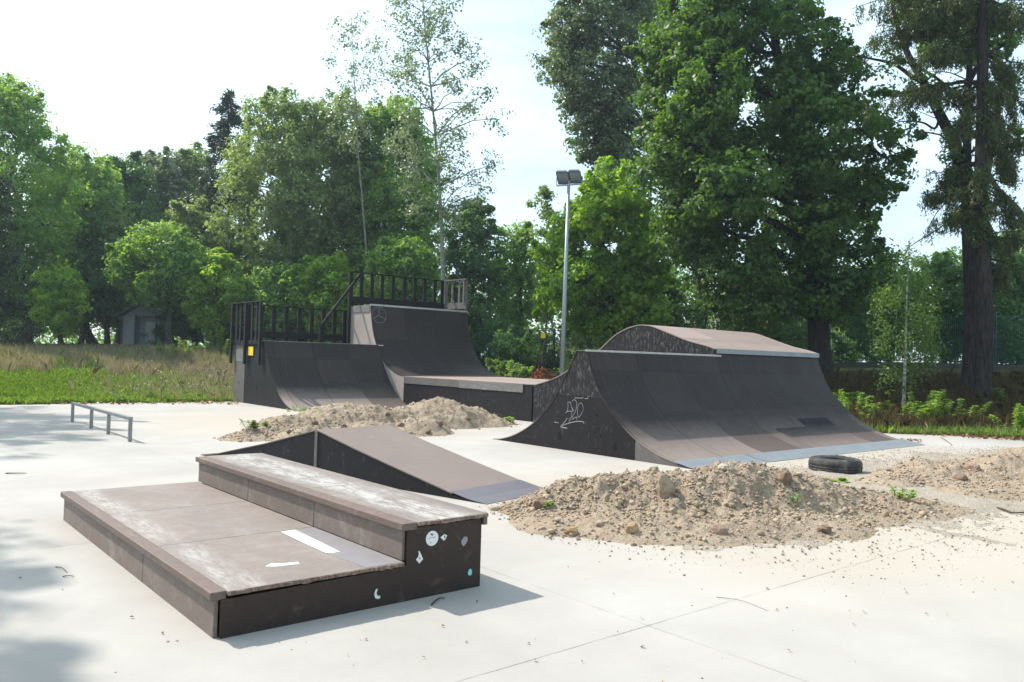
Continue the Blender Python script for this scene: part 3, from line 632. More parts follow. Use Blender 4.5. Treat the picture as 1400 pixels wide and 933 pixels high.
MT['patch_brown'] = mat_ply('darker_replacement_plywood', (0.013, 0.011, 0.011), (0.07, 0.06, 0.055), 0.6, 0.85, 0.5, (1, 1, 1), None, 0.25, (7, 0.5, 0.5), 0.13, (0.10, 0.42, (0.21, 0.165, 0.145)))  # lower edge painted paler, as if sunlit, like the ramp around it
funbox()

# ------------------------------------------------------------------ grind rail, tyre, floodlight
def grind_rail():
    t = thing('grind_rail', 'low grey steel grind rail on four posts, standing on bare concrete', 'grind rail', (3.9, 16.95, 0))
    MB().box(-0.03, 0.03, -2.23, 2.24, 0.37, 0.425).build('top_rail', MT['rail'], t, 0.006)
    for y in (-2.20, -0.77, 0.54, 2.20): MB().box(-0.028, 0.028, y-0.028, y+0.028, 0, 0.369).build('post', MT['rail'], t, 0.005)
grind_rail()
def tyre():
    t = thing('car_tyre', 'worn black car tyre lying flat on the sandy concrete behind the dirt heap', 'tyre', (11.80, 6.22, -0.012)); t.scale = (0.95, 0.95, 0.98)
    pr = [(0.25, 0.03), (0.30, 0.008), (0.365, 0.015), (0.40, 0.05), (0.408, 0.08), (0.400, 0.086), (0.400, 0.092), (0.41, 0.098), (0.411, 0.122), (0.402, 0.127), (0.402, 0.133), (0.411, 0.138), (0.408, 0.165), (0.398, 0.20), (0.365, 0.236), (0.30, 0.245), (0.25, 0.222), (0.238, 0.20), (0.262, 0.18), (0.30, 0.16), (0.31, 0.12), (0.30, 0.08), (0.262, 0.06), (0.238, 0.045)]
    MB().lathe(pr, 64).build('tread', MT['rubber'], t, smooth=True)
    lg = MB()
    for k in range(3):
        a = k*2.1
        lg.tube([(0.325*math.cos(a+u), 0.325*math.sin(a+u), 0.2435) for u in np.linspace(0, 0.5, 8)], 0.006, 5)
    lg.build('sidewall_rib', MT['rubber'], t)
tyre()
def floodlight():
    b = at(768, 512, 28); z = float(height(b[0], b[1])); x, y = b[0], b[1]
    top = at(777.5, 254, 28); tx, ty, tz = top[0]-x, top[1]-y, top[2]
    t = thing('floodlight_mast', 'tall grey steel floodlight mast with two lamps behind the ramps', 'floodlight', (x, y, z))
    MB().tube([(0, 0, -0.3), (tx*0.5, ty*0.5, (tz-z)*0.5), (tx, ty, tz-z)], [0.088, 0.072, 0.052], 16).build('mast', MT['steel'], t, smooth=True)
    MB().tube([(0, 0, -0.1), (0, 0, 0.06)], [0.17, 0.17], 16).build('base_flange', MT['steel'], t)
    rh = np.array([Rt[0], Rt[1], 0]); rh /= np.linalg.norm(rh); fw = np.array([F[0], F[1], 0]); fw /= np.linalg.norm(fw)
    T = np.array([tx, ty, tz-z]); ax = rh*0.985-fw*0.17; ax /= np.linalg.norm(ax)
    MB().bar(T-ax*0.42, T+ax*0.42+np.array([0, 0, 0.05]), 0.07, 0.05).build('cross_arm', MT['steel'], t, 0.005)
    up = np.array([0, 0, 1.]); out = np.cross(up, ax); out = -fw
    for s in (-0.20, 0.23):
        c = T+ax*s+up*(0.27+0.06*s); lean = -0.16
        # curved housing facing down to the park
        f1 = (-fw*0.8-up*0.6); f1 /= np.linalg.norm(f1); u1 = np.cross(ax, f1); u1 /= np.linalg.norm(u1)
        if u1[2] < 0: u1 = -u1
        u1 = u1+ax*lean; m = MB(); vs = []; n = 9
        for k in range(n):
            a = (k/(n-1)-0.5)
            for dd, wd in ((0.0, 0.22), (-0.16, 0.17)):
                bow = 0.05*(1-(2*a)**2)
                p = c+u1*a*0.46+f1*(bow+dd)
                vs += [p-ax*wd, p+ax*wd]
        fs = []
        for k in range(n-1):
            a, b_ = 4*k, 4*(k+1); fs += [(a, a+1, b_+1, b_), (a+2, b_+2, b_+3, a+3), (a, b_, b_+2, a+2), (a+1, a+3, b_+3, b_+1)]
        fs += [(0, 2, 3, 1), (4*(n-1), 4*(n-1)+1, 4*(n-1)+3, 4*(n-1)+2)]
        h = m.add(vs, fs).build('lamp_head', MT['lamp_body'], t, 0.008)
        g = MB(); gv = []
        for k in range(n):
            a = (k/(n-1)-0.5)*0.86; p = c+u1*a*0.46+f1*(0.05*(1-(2*a)**2)+0.006); gv += [p-ax*0.18, p+ax*0.18]
        g.add(gv, [(2*k, 2*k+1, 2*k+3, 2*k+2) for k in range(n-1)]).build('lamp_glass', MT['glass'], h)
        br = MB()
        for e in (-0.235, 0.235):
            br.bar(T+ax*(s+e)+up*(0.02+0.06*s), c+ax*e-f1*0.04, 0.02, 0.05)
        br.build('bracket', MT['steel'], t)
floodlight()

# ------------------------------------------------------------------ noise, rocks, heaps
ICO_V = None
def ico():
    global ICO_V, ICO_F
    bm = bmesh.new(); bmesh.ops.create_icosphere(bm, subdivisions=1, radius=1)
    ICO_V = np.array([v.co[:] for v in bm.verts]); ICO_F = np.array([[v.index for v in f.verts] for f in bm.faces]); bm.free()
ico()
def rocks(name, pos, size, mat, seed=1, flat=0.75):
    """many irregular clods in one mesh"""
    g = np.random.default_rng(seed); n = len(pos); k = len(ICO_V)
    V = np.repeat(ICO_V[None], n, 0)*(0.5+0.8*g.random((n, k, 1)))
    V *= (0.7+0.6*g.random((n, 1, 3))); a = g.random(n)*6.28; c, s = np.cos(a)[:, None], np.sin(a)[:, None]
    V = np.stack([V[..., 0]*c-V[..., 1]*s, V[..., 0]*s+V[..., 1]*c, V[..., 2]*flat], -1)*np.asarray(size)[:, None, None]+np.asarray(pos)[:, None]
    idx = (ICO_F[None]+np.arange(n)[:, None, None]*k).reshape(-1)
    return link(name, mesh_np(name, V.reshape(-1, 3), 3, idx, np.repeat(g.random(n), len(ICO_F))), mat)
def mat_dirt(name, a, b, c_):
    k = NT(name, 0.95, 0.08); v = k.obj()
    n1 = k.noise(v, 1.6, 6, 0.65); n2 = k.noise(v, 14, 6, 0.7); n3 = k.noise(v, 70, 3, 0.7)
    c = k.mix(k.ramp(n1, 0.38, 0.62), a, b); c = k.mix(k.ramp(n2, 0.45, 0.7, 0, 0.7), c, c_); c = k.mix(k.ramp(n3, 0.5, 0.75, 0, 0.5), c, tuple(x*0.7 for x in a))
    k.color(c); k.bump(k.math('ADD', n2, k.math('MULTIPLY', n3, 0.5)), 0.9, 0.05); return k.m
MT['dirt'] = mat_dirt('sandy_dirt', (0.325, 0.248, 0.175), (0.41, 0.328, 0.240), (0.49, 0.408, 0.310))
MT['sand'] = mat_dirt('pale_spilled_sand', (0.365, 0.312, 0.250), (0.42, 0.372, 0.308), (0.46, 0.415, 0.355))
def mat_clod(name, a, b, c_):
    k = NT(name, 0.95, 0.08); v = k.obj(); at_ = k.n('Attribute', attribute_name='tint').outputs['Fac']
    n2 = k.noise(v, 18, 5, 0.7); c = k.mix(k.ramp(at_, 0, 0.6), a, b); c = k.mix(k.ramp(at_, 0.8, 0.97), c, c_)
    c = k.mix(k.ramp(n2, 0.4, 0.7, 0, 0.5), c, tuple(x*0.6 for x in a)); k.color(c); k.bump(n2, 0.6, 0.03); return k.m
MT['clod'] = mat_clod('dirt_clods', (0.30, 0.225, 0.155), (0.45, 0.367, 0.272), (0.33, 0.22, 0.135))
HEAPS = []
def heap(name, label, bumps, step, seed, nclod, dirt='dirt', cat='dirt heap'):
    """bumps: (px, row of the crest, row of the ground below it, radius)"""
    B = []
    for px, yc, yg, r in bumps:
        g = gz(px, yg); d = ray(px, yc); s = (d[:2]@g[:2])/(d[:2]@d[:2]); B.append((g[0], g[1], (C0+d*s)[2], r))
    B = np.array(B)
    def hf(x, y):
        wx = x+0.35*fbm(x*1.1, y*1.1, seed+50, 4); wy = y+0.35*fbm(x*1.1, y*1.1, seed+60, 4)
        acc = 0
        for bx, by, bz, r in B:
            t = np.clip(1-((wx-bx)**2+(wy-by)**2)/(r*r), 0, 1); acc = acc+(bz*t**1.15)**4
        h = acc**0.25
        rough = 0.34*fbm(x*2.6, y*2.6, seed, 5, 0.6)+0.24*np.abs(fbm(x*7, y*7, seed+9, 4, 0.65))+0.10*fbm(x*16, y*16, seed+19, 3, 0.7)-0.03
        return np.where(h > 0, h+rough*np.clip(h*3, 0, 0.75)-0.012, -0.05)
    m = B[:, 3].max()+0.2; xs = np.arange(B[:, 0].min()-m, B[:, 0].max()+m, step); ys = np.arange(B[:, 1].min()-m, B[:, 1].max()+m, step)
    X, Y = np.meshgrid(xs, ys, indexing='ij'); Z = hf(X, Y); ny = len(ys)
    i = (np.arange(len(xs)-1)[:, None]*ny+np.arange(ny-1)[None]); q = np.stack([i, i+ny, i+ny+1, i+1], -1).reshape(-1, 4)
    zf = Z.ravel(); keep = (zf[q].max(1) > 0.0); q = q[keep]
    used, inv = np.unique(q, return_inverse=True)
    v = np.stack([X.ravel(), Y.ravel(), np.maximum(zf, -0.03)], -1)[used]
    o = link(name, mesh_np(name, v, 4, inv.reshape(-1)), MT[dirt], smooth=True); tag(o, label, cat)
    HEAPS.append(hf)
    g = np.random.default_rng(seed); nn = nclod*3; k = g.integers(len(B), size=nn); r = B[k, 3]*1.15*np.sqrt(g.random(nn)); a = g.random(nn)*6.28
    x, y = B[k, 0]+r*np.cos(a), B[k, 1]+r*np.sin(a); z = hf(x, y); ok = (z > 0) | (g.random(nn) < 0.25)
    pts = np.stack([x, y, np.maximum(z, 0)], 1)[ok][:nclod]; nclod = len(pts)
    sz = 0.005+0.018*g.random(nclod)**3+0.035*(g.random(nclod) > 0.982)*g.random(nclod)
    pts[:, 2] += sz*0.25
    r = rocks('rubble', pts, sz, MT['clod'], seed); return r, hf
r1, H1 = heap('dirt_heap', 'long heap of sandy dirt and stones in front of the funbox', [
    (715, 694, 698, 0.40), (742, 684, 700, 0.5), (775, 672, 700, 0.6), (805, 664, 701, 0.75), (850, 657, 703, 0.85), (905, 654, 704, 0.9), (955, 648, 703, 0.9), (1000, 639, 699, 0.95), (1050, 643, 696, 0.9),
    (1095, 654, 694, 0.9), (1140, 664, 692, 0.9), (1185, 674, 692, 0.9), (1235, 680, 690, 0.8), (790, 700, 716, 0.7), (870, 700, 724, 0.75), (950, 700, 724, 0.75), (1030, 700, 722, 0.75), (1100, 702, 718, 0.7), (1170, 695, 708, 0.6)], 0.026, 11, 11000)
tag(r1, 'loose clods and gravel over the heap in front of the funbox', 'rubble', kind='stuff')
r2, H2 = heap('dirt_heap', 'long low heap of brown dirt at the foot of the quarter pipe', [
    (338, 592, 600, 0.55), (365, 582, 598, 0.7), (400, 568, 594, 0.95), (440, 559, 590, 1.1), (480, 555, 588, 1.2), (520, 557, 586, 1.1), (560, 555, 583, 1.1), (600, 547, 581, 1.2), (640, 557, 580, 1.1), (672, 569, 579, 0.7),
    (420, 583, 602, 0.7), (500, 575, 598, 0.9), (570, 573, 592, 0.8)], 0.04, 23, 6000)
tag(r2, 'loose clods and gravel over the heap at the foot of the quarter pipe', 'rubble', kind='stuff')
r3, H3 = heap('dirt_heap', 'spread-out sandy dirt heap at the right edge beyond the tyre', [
    (1212, 650, 662, 0.55), (1245, 640, 656, 0.7), (1290, 632, 655, 0.9), (1330, 628, 650, 0.9), (1375, 626, 650, 1.0), (1420, 620, 650, 1.2), (1480, 614, 650, 1.4), (1320, 662, 672, 0.7), (1375, 662, 673, 0.8), (1430, 660, 675, 0.9)], 0.04, 31, 5000)
tag(r3, 'loose clods and gravel over the spread heap by the tyre', 'rubble', kind='stuff')
def sand():
    step = 0.045; xs = np.arange(4.9, 19.5, step); ys = np.arange(2.6, 7.5, step); X, Y = np.meshgrid(xs, ys, indexing='ij')
    reach = np.full(X.shape, -9.0)
    for cx, cy, r in [(6.3, 6.0, 1.4), (7.0, 5.2, 2.1), (8.6, 5.0, 2.3), (10.2, 4.9, 2.2), (11.8, 5.2, 2.0), (13.6, 4.9, 2.4), (16, 4.8, 2.6), (18.5, 4.5, 2.4), (11.4, 6.2, 1.1), (13, 6.4, 0.9), (9.2, 6.6, 0.9)]:
        reach = np.maximum(reach, 1-np.hypot(X-cx, Y-cy)/r)
    v_ = reach*1.3+1.5*fbm(X*1.3, Y*1.3, 70, 6, 0.7)-0.34; Z = 0.045*np.clip(v_, -0.2, 1)**1.0+0.022*fbm(X*8, Y*8, 71, 4, 0.65)*np.clip(v_*4, 0, 1)-0.002
    ny = len(ys); i = (np.arange(len(xs)-1)[:, None]*ny+np.arange(ny-1)[None]); q = np.stack([i, i+ny, i+ny+1, i+1], -1).reshape(-1, 4); zf = Z.ravel(); q = q[zf[q].max(1) > 0.0]
    used, inv = np.unique(q, return_inverse=True); v = np.stack([X.ravel(), Y.ravel(), np.maximum(zf, -0.012)], -1)[used]
    o = link('sand_spill', mesh_np('sand_spill', v, 4, inv.reshape(-1)), MT['sand'], smooth=True); tag(o, 'thin spill of sand spread over the slab around the right dirt heaps and the tyre', 'sand', kind='stuff')
    g = np.random.default_rng(72); n = 26000; x = 4.9+14.5*g.random(n); y = 2.6+4.9*g.random(n); re = np.max([1-np.hypot(x-cx, y-cy)/r for cx, cy, r in [(7.0, 5.2, 2.4), (8.6, 5.0, 2.6), (10.2, 4.9, 2.5), (11.8, 5.2, 2.3), (13.6, 4.9, 2.7), (16, 4.8, 2.9), (18.5, 4.5, 2.6), (11.4, 6.2, 1.3)]], axis=0)
    k = g.random(n) < np.clip(re*1.2+0.9*fbm(x*1.3, y*1.3, 70, 5, 0.62)+0.12, 0, 0.9); x, y = x[k], y[k]; z = 0.03*np.clip(np.clip(re[k], 0, 1), 0, 1); sz = 0.0035+0.011*g.random(len(x))**3.5
    ro = rocks('rubble', np.stack([x, y, z*0+0.004+0.02*np.clip(re[k], 0, 1)], 1), sz, MT['clod'], 73); tag(ro, 'fine loose gravel scattered over the sand spill', 'gravel', kind='stuff')
sand()
def surf(px, py):
    d = ray(px, py); g0 = gz(px, py); smax = float((g0-C0)@F); S = np.linspace(smax*0.6, smax, 500); P = C0+d*S[:, None]
    h = np.max([np.zeros(len(S))]+[f(P[:, 0], P[:, 1]) for f in HEAPS], axis=0); k = int(np.argmax(P[:, 2] <= h)); return P[k] if P[k, 2] <= h[k] else g0
def mat_stone(name, a, b):
    k = NT(name, 0.9, 0.15); v = k.obj(); n = k.noise(v, 7, 6, 0.7); k.color(k.mix(k.ramp(n, 0.35, 0.65), a, b)); k.bump(n, 0.8, 0.04); return k.m
SM = {'tan': mat_stone('tan_stone', (0.24, 0.17, 0.105), (0.42, 0.33, 0.23)), 'brown': mat_stone('brown_stone', (0.13, 0.085, 0.06), (0.26, 0.18, 0.13)),
      'ochre': mat_stone('ochre_stone', (0.28, 0.17, 0.08), (0.42, 0.30, 0.18)), 'red': mat_stone('reddish_stone', (0.20, 0.12, 0.085), (0.34, 0.24, 0.18)), 'pale': mat_stone('pale_stone', (0.36, 0.31, 0.24), (0.52, 0.46, 0.37))}
def stone(px, py, wpx, hpx, m, label, group=None, seed=0, name='stone'):
    p = surf(px, py+hpx*0.25); dep = (p-C0)@F; rw = wpx*dep/FPX/2; rh = hpx*dep/FPX/2
    bm = bmesh.new(); bmesh.ops.create_icosphere(bm, subdivisions=2, radius=1); g = np.random.default_rng(seed+int(px))
    # cut facets with random planes, as broken stone has
    V = np.array([v.co[:] for v in bm.verts])
    for k in range(9):
        n = g.normal(size=3); n /= np.linalg.norm(n); c = 0.55+0.3*g.random(); d = V@n; V = V-np.outer(np.maximum(d-c, 0), n)
    V *= np.array([rw, rw*0.85, rh])*1.15; V += 0.04*rw*g.normal(size=V.shape)
    for v, c in zip(bm.verts, V): v.co = c
    me = bpy.data.meshes.new(name); bm.to_mesh(me); bm.free()
    o = link(name, me, SM[m]); o.location = (p[0], p[1], p[2]+rh*0.25); o.rotation_euler = (0, 0, g.random()*6); tag(o, label, 'stone', group)
stone(911, 664, 32, 36, 'tan', 'big tan block of stone near the top of the front dirt heap')
stone(1073, 651, 19, 34, 'brown', 'upright pointed slab of stone at the back of the front dirt heap')
stone(863.5, 721, 18, 18, 'ochre', 'orange ochre stone low on the front dirt heap')
stone(780.5, 726, 18, 14, 'ochre', 'yellowish stone at the near left foot of the front dirt heap')
stone(982, 724, 22, 15, 'red', 'round reddish stone at the near foot of the front dirt heap')
stone(1128, 724, 22, 13, 'brown', 'dark brown stone at the near right foot of the front dirt heap')
stone(739, 687, 28, 18, 'brown', 'dark clod at the left tip of the front dirt heap')
stone(990, 638, 17, 11, 'pale', 'pale stone lying on the crest of the front dirt heap')
stone(1331, 639, 25, 15, 'red', 'reddish stone on the spread heap at the right edge')
stone(1312, 652, 18, 13, 'brown', 'brown clod on the spread heap, left of the reddish stone')
stone(866, 745, 9, 6, 'brown', 'small dark stone on the concrete just in front of the front dirt heap')
for q in [(845, 690, 13, 11), (919, 698, 16, 13), (952, 688, 12, 11), (830, 680, 12, 14), (1022, 690, 11, 9), (1060, 700, 12, 9), (1100, 712, 14, 10), (1165, 700, 13, 10), (1180, 685, 12, 9), (890, 728, 10, 8), (940, 732, 11, 8), (1040, 728, 12, 9), (800, 700, 12, 9), (1205, 672, 11, 8), (1000, 668, 13, 10), (970, 665, 12, 10), (875, 690, 11, 9)]:
    stone(q[0], q[1], q[2]*0.75, q[3]*0.75, 'tan', 'small rough stone stuck in the front dirt heap', 'small stones in the front dirt heap')
for q in [(430, 578, 10, 7), (470, 583, 11, 8), (510, 592, 9, 7), (548, 580, 10, 8), (600, 578, 12, 9), (585, 590, 9, 7), (640, 572, 9, 7), (395, 590, 9, 6), (530, 565, 9, 6)]:
    stone(*q, 'brown', 'small brown clod on the heap at the foot of the quarter pipe', 'clods on the far dirt heap')
# pebbles and grit strewn over the slab
g_ = np.random.default_rng(5); n_ = 6500
px_ = g_.random(n_)*1400; py_ = 600+g_.random(n_)**0.8*333
pp = []
for a, b in zip(px_, py_):
    p = gz(a, b)
    if (1.5 < p[0] < 3.7 and 4.3 < p[1] < 8.5) or (p[0] > 9.6 and p[1] > 7.2) or (4.2 < p[0] < 6.9 and 6.8 < p[1] < 12.6): continue
    near = min(np.hypot(p[0]-c[0], p[1]-c[1])/r for c, r in HEAPS_C)
    if g_.random() < (0.2 if near < 0.95 else 0.06 if near < 1.25 else 0.011): pp.append(p)
pp = np.array(pp); ps = 0.0022+0.0065*g_.random(len(pp))**3
ro = rocks('pebbles', pp+np.array([0, 0, 0.002]), ps, MT['clod'], 4); tag(ro, 'pebbles and grit strewn over the pale concrete', 'pebbles', kind='stuff')

# ------------------------------------------------------------------ leaves and wood
def leaf_mesh(name, pos, L_, W_, nrm, axis, tint, fold=0.25):
    """diamond leaves, folded along the midrib"""
    n = len(pos); L_ = np.broadcast_to(L_, (n,))[:, None]; W_ = np.broadcast_to(W_, (n,))[:, None]
    s = np.cross(nrm, axis); s /= np.linalg.norm(s, axis=1)[:, None]+1e-9
    base = pos-axis*L_*0.5; tip = pos+axis*L_*0.5
    up = nrm*W_*fold
    l = pos-axis*L_*0.08+s*W_*0.5+up; r = pos-axis*L_*0.08-s*W_*0.5+up
    v = np.stack([base, r, tip, l], 1).reshape(-1, 3)
    return mesh_np(name, v, 4, np.arange(4*n), tint)
def unit(a): return a/(np.linalg.norm(a, axis=-1, keepdims=True)+1e-9)
def clump_leaves(g, cen, rad, n, up=0.55, flat=0.75, droop=0.0, outward=0.8, center=None, base_t=None):
    """n leaves about every clump centre"""
    m = len(cen); k = np.repeat(np.arange(m), n); d = unit(g.normal(size=(m*n, 3)))*(g.random((m*n, 1))**0.45)
    r = np.asarray(rad)[k][:, None]; off = d*r*np.array([1, 1, flat]); off[:, 2] -= droop*(off[:, 0]**2+off[:, 1]**2)/np.maximum(r[:, 0], 0.05)
    pos = cen[k]+off
    nr = unit(g.normal(size=(m*n, 3))*0.62+np.array([0, 0, up])+d*outward+(0 if center is None else center[k]))
    ax = unit(np.cross(nr, g.normal(size=(m*n, 3))))
    ct = g.random(m); ct = 0.5*ct+0.5*(ct if base_t is None else base_t); tint = np.clip(0.75*ct[k]+0.5*g.random(m*n)-0.12, 0, 1)
    return pos, nr, ax, tint
def branch_pts(a, b, g, bend=0.15, n=6, sag=0.0):
    a = np.array(a, float); b = np.array(b, float); t = np.linspace(0, 1, n)[:, None]; L_ = np.linalg.norm(b-a)
    off = g.normal(size=3)*bend*L_; P = a+(b-a)*t+off*(t*(1-t))*1.6
    P[:, 2] += sag*L_*np.sin(t[:, 0]*math.pi)
    P[1:-1] += g.normal(size=(n-2, 3))*0.02*L_
    return P
def tree(label, base, lobes, r0, leaf, L_, n_leaf=30, clump=0.5, dens=1.0, bark='bark', trunk=None, cat='tree', group=None, name='tree', twig=0.35, flat=0.75, W=0.62,
         shell=0.55, seed=1, up=0.5, droop=0.0, twigs=True, limb_from=None, extra=None, sprig=2, limbs=True, limb_p=1.0):
    """base: point on the ground; trunk: points to the top; lobes: (centre, radius xyz)"""
    g = np.random.default_rng(seed); base = np.array([base[0], base[1], 0.0])
    base[2] = float(height(base[0], base[1]))-0.05
    t = thing(name, label, cat, base, 0, group)
    lob = [(np.array(c, float), np.broadcast_to(np.array(r, float), (3,))) for c, r in lobes]
    if trunk is None:
        top = max(lob, key=lambda q: q[0][2])[0]; trunk = branch_pts(base, top, g, 0.04, 7)
    trunk = np.array(trunk, float); trunk[0] = base
    tl = np.r_[0, np.cumsum(np.linalg.norm(np.diff(trunk, axis=0), axis=1))]; tt = tl/tl[-1]
    fine = np.linspace(0, 1, max(10, 3*len(trunk)))
    TP = np.stack([np.interp(fine, tt, trunk[:, k]) for k in range(3)], 1)
    rad = r0*(1-0.86*fine**0.9); rad[0] *= 1.35
    wood = MB(); wood.tube(TP-base, np.maximum(rad, 0.012), 10)
    cen_all, rad_all, out_all, tin_all = [], [], [], []
    for c, r in lob:
        m = max(3, int(dens*4*r.mean()**2/(clump**2)*0.55))
        d = unit(g.normal(size=(m, 3))); q = c+d*r*(shell+(1.05-shell)*g.random((m, 1))**0.7)
        cen_all.append(q); out_all.append(d*0.6); rad_all.append(clump*(0.65+0.7*g.random(m)))
        tl_ = g.random(); tin_all.append(np.full(m, tl_))
        if sprig:   # shoots standing clear of the mass
            for _ in range(sprig):
                d1 = unit(g.normal(size=3)+np.array([0, 0, 0.5])); st_ = np.linspace(0.9, 1.25+0.35*g.random(), 4)[:, None]
                cen_all.append(c+d1*r*st_); rad_all.append(clump*np.array([0.7, 0.6, 0.48, 0.34])); out_all.append(np.repeat(d1[None]*0.4, 4, 0)); tin_all.append(np.full(4, tl_))
                wood.tube(np.array([c+d1*r*0.3, c+d1*r*0.8, c+d1*r*st_[-1, 0]])-base, [0.018, 0.012, 0.005], 4, False)
        # limb from the trunk to the lobe, twigs on to some clumps
        dist = np.linalg.norm(TP-c, axis=1)+np.maximum(0, TP[:, 2]-c[2]+0.35*np.hypot(TP[:, 0]-c[0], TP[:, 1]-c[1]))*1.4
        lo = int(len(TP)*(limb_from if limb_from is not None else 0.22)); j = lo+int(np.argmin(dist[lo:]))
        if limbs and g.random() < limb_p and np.linalg.norm(TP[j]-c) > 0.3:
            bp = branch_pts(TP[j], c, g, 0.10, 6, 0.06); lr = min(rad[j]*0.6, 0.02+0.014*np.linalg.norm(TP[j]-c)*r0/0.3)
            wood.tube(bp-base, np.linspace(lr, lr*0.4, 6), 6, False)
        else: lr = rad[j]*0.6
        if twigs:
            for e in q[:max(2, int(m*twig))]:
                wood.tube(branch_pts(c, e, g, 0.12, 4)-base, np.linspace(max(lr*0.38, 0.010), 0.005, 4), 4, False)
    if extra: extra(wood, base, g)
    wd = wood.build('trunk', MT[bark], t, smooth=True, raw=True)
    cen = np.concatenate(cen_all); rd = np.concatenate(rad_all)
    pos, nr, ax, tint = clump_leaves(g, cen, rd, n_leaf, up, flat, droop, 0.8, np.concatenate(out_all), np.concatenate(tin_all))
    sz = L_*(0.65+0.6*g.random(len(pos)))
    link('crown', leaf_mesh('crown', pos-base, sz, sz*W, nr, ax, tint), MT[leaf], t)
    return t
def crown_lobes(px, ytop, ybot, hw, depth, seed, n=14, shape='egg', rr=0.42, dd=0.8):
    """lobes filling an egg, column or cone seen at these pixels and this distance"""
    g = np.random.default_rng(seed); out = []; s = depth/FPX
    for k in range(n):
        v = (k+0.5+0.5*(g.random()-0.5))/n; y = ytop+(ybot-ytop)*v
        if shape == 'egg': f = math.sin(math.pi*min(1, max(0.0, v*0.86+0.10)))**0.75
        elif shape == 'cone': f = 0.15+0.85*v
        elif shape == 'col': f = 0.75*math.sin(math.pi*min(1, v*0.8+0.15))**0.4
        else: f = 1
        r = hw*rr*(0.75+0.5*g.random())*(0.55+0.5*f)
        a = k*2.4+g.random()*0.9; e = max(0.0, hw*f-r*0.7)*math.sqrt(0.35+0.65*g.random())
        p = at(px+e*math.cos(a), y, depth+e*s*dd*math.sin(a)); out.append((p, (r*s, r*s, r*s*0.85)))
    out.append((at(px, ytop+hw*0.3, depth), (hw*0.3*s,)*3))
    return out
def gbase(px, depth, y=500):
    p = at(px, y, depth); return np.array([p[0], p[1], 0])
def auto(label, px, ytop, ybot, hw, depth, leaf, bpx=None, seed=1, n=14, shape='egg', r0=None, L_=None, group=None, **kw):
    return tree(label, gbase(bpx or px, depth), crown_lobes(px, ytop, ybot, hw*kw.pop('wide', 1.0), depth, seed, n, shape, kw.pop('rr', 0.42)), r0 or max(0.07, hw*depth/FPX*0.085), leaf, L_ or max(0.16, 5.0*depth/FPX), seed=seed, group=group, dens=3.0*kw.pop('dens', 1.0), shell=kw.pop('shell', 0.72), twig=kw.pop('twig', 0.12), **kw)

# ------------------------------------------------------------------ trees
def row_lobes(rows, n, rpx, depth, seed, thick=0.75, edge=0.8):
    """lobes filling an outline given as rows (y, xleft, xright), thick as it is wide"""
    g = np.random.default_rng(seed); rows = np.array(rows, float); out = []; s = depth/FPX; k = 0
    w = np.interp(np.linspace(rows[0, 0], rows[-1, 0], 200), rows[:, 0], rows[:, 2]-rows[:, 1]); cw = np.cumsum(w)/w.sum()
    while len(out) < n:
        k += 1; v = (k*0.61803) % 1.0; y = np.interp(v, cw, np.linspace(rows[0, 0], rows[-1, 0], 200))
        xl, xr = np.interp(y, rows[:, 0], rows[:, 1]), np.interp(y, rows[:, 0], rows[:, 2]); r = rpx*(0.65+0.7*g.random())
        hw = (xr-xl)/2; u = (2*g.random()-1); u = math.copysign(abs(u)**edge, u); x = (xl+xr)/2+u*max(hw-r*0.8, 0)
        d = (2*g.random()-1)*math.sqrt(max(0, 1-u*u))*hw*s*thick
        out.append((at(x, y, depth+d), (r*s, r*s, r*s*0.8)))
    return out
def trunk_px(pts): return [at(x, y, d) for x, y, d in pts]

# big oak on the right of the ramps
tree('huge dark green oak behind the funbox, thick trunk at its right end', gbase(1121, 31, 505),
     row_lobes([(-70, 960, 1130), (0, 905, 1150), (80, 872, 1190), (150, 862, 1225), (220, 868, 1248), (300, 872, 1245), (350, 890, 1235), (400, 960, 1215), (440, 1010, 1150)], 118, 38, 31, 3, 0.75),
     0.46, 'oak', 0.19, 44, 0.46, 1.7, 'bark_dark', shell=0.78, trunk=trunk_px([(1121, 505, 31), (1119, 430, 31), (1112, 330, 31), (1090, 200, 31), (1060, 60, 31), (1040, -60, 31)]), seed=3, W=0.7, twig=0.08, limb_p=0.35)
# grey-green poplar leaning to the left behind it
tree('tall grey-green poplar leaning left behind the big oak', gbase(955, 43, 485),
     row_lobes([(-80, 770, 930), (0, 748, 935), (60, 738, 925), (110, 736, 905), (150, 752, 890), (200, 785, 880), (250, 815, 885), (300, 840, 900)], 62, 30, 43, 8, 0.8),
     0.42, 'poplar', 0.19, 30, 0.5, 2.0, 'bark', trunk_px([(955, 485, 43), (963, 420, 43), (952, 340, 43), (908, 240, 43), (872, 120, 43), (845, -50, 43)]), seed=8, W=0.75, twig=0.5)
# bright maple behind the mast
tree('bright yellow-green maple behind the floodlight mast', gbase(838, 36, 490),
     row_lobes([(238, 815, 850), (280, 775, 890), (330, 745, 905), (380, 728, 915), (420, 735, 920), (455, 790, 900)], 56, 27, 36, 12, 0.7),
     0.20, 'maple', 0.19, 36, 0.42, 2.4, 'bark_dark', seed=12, W=0.8, twig=0.3)
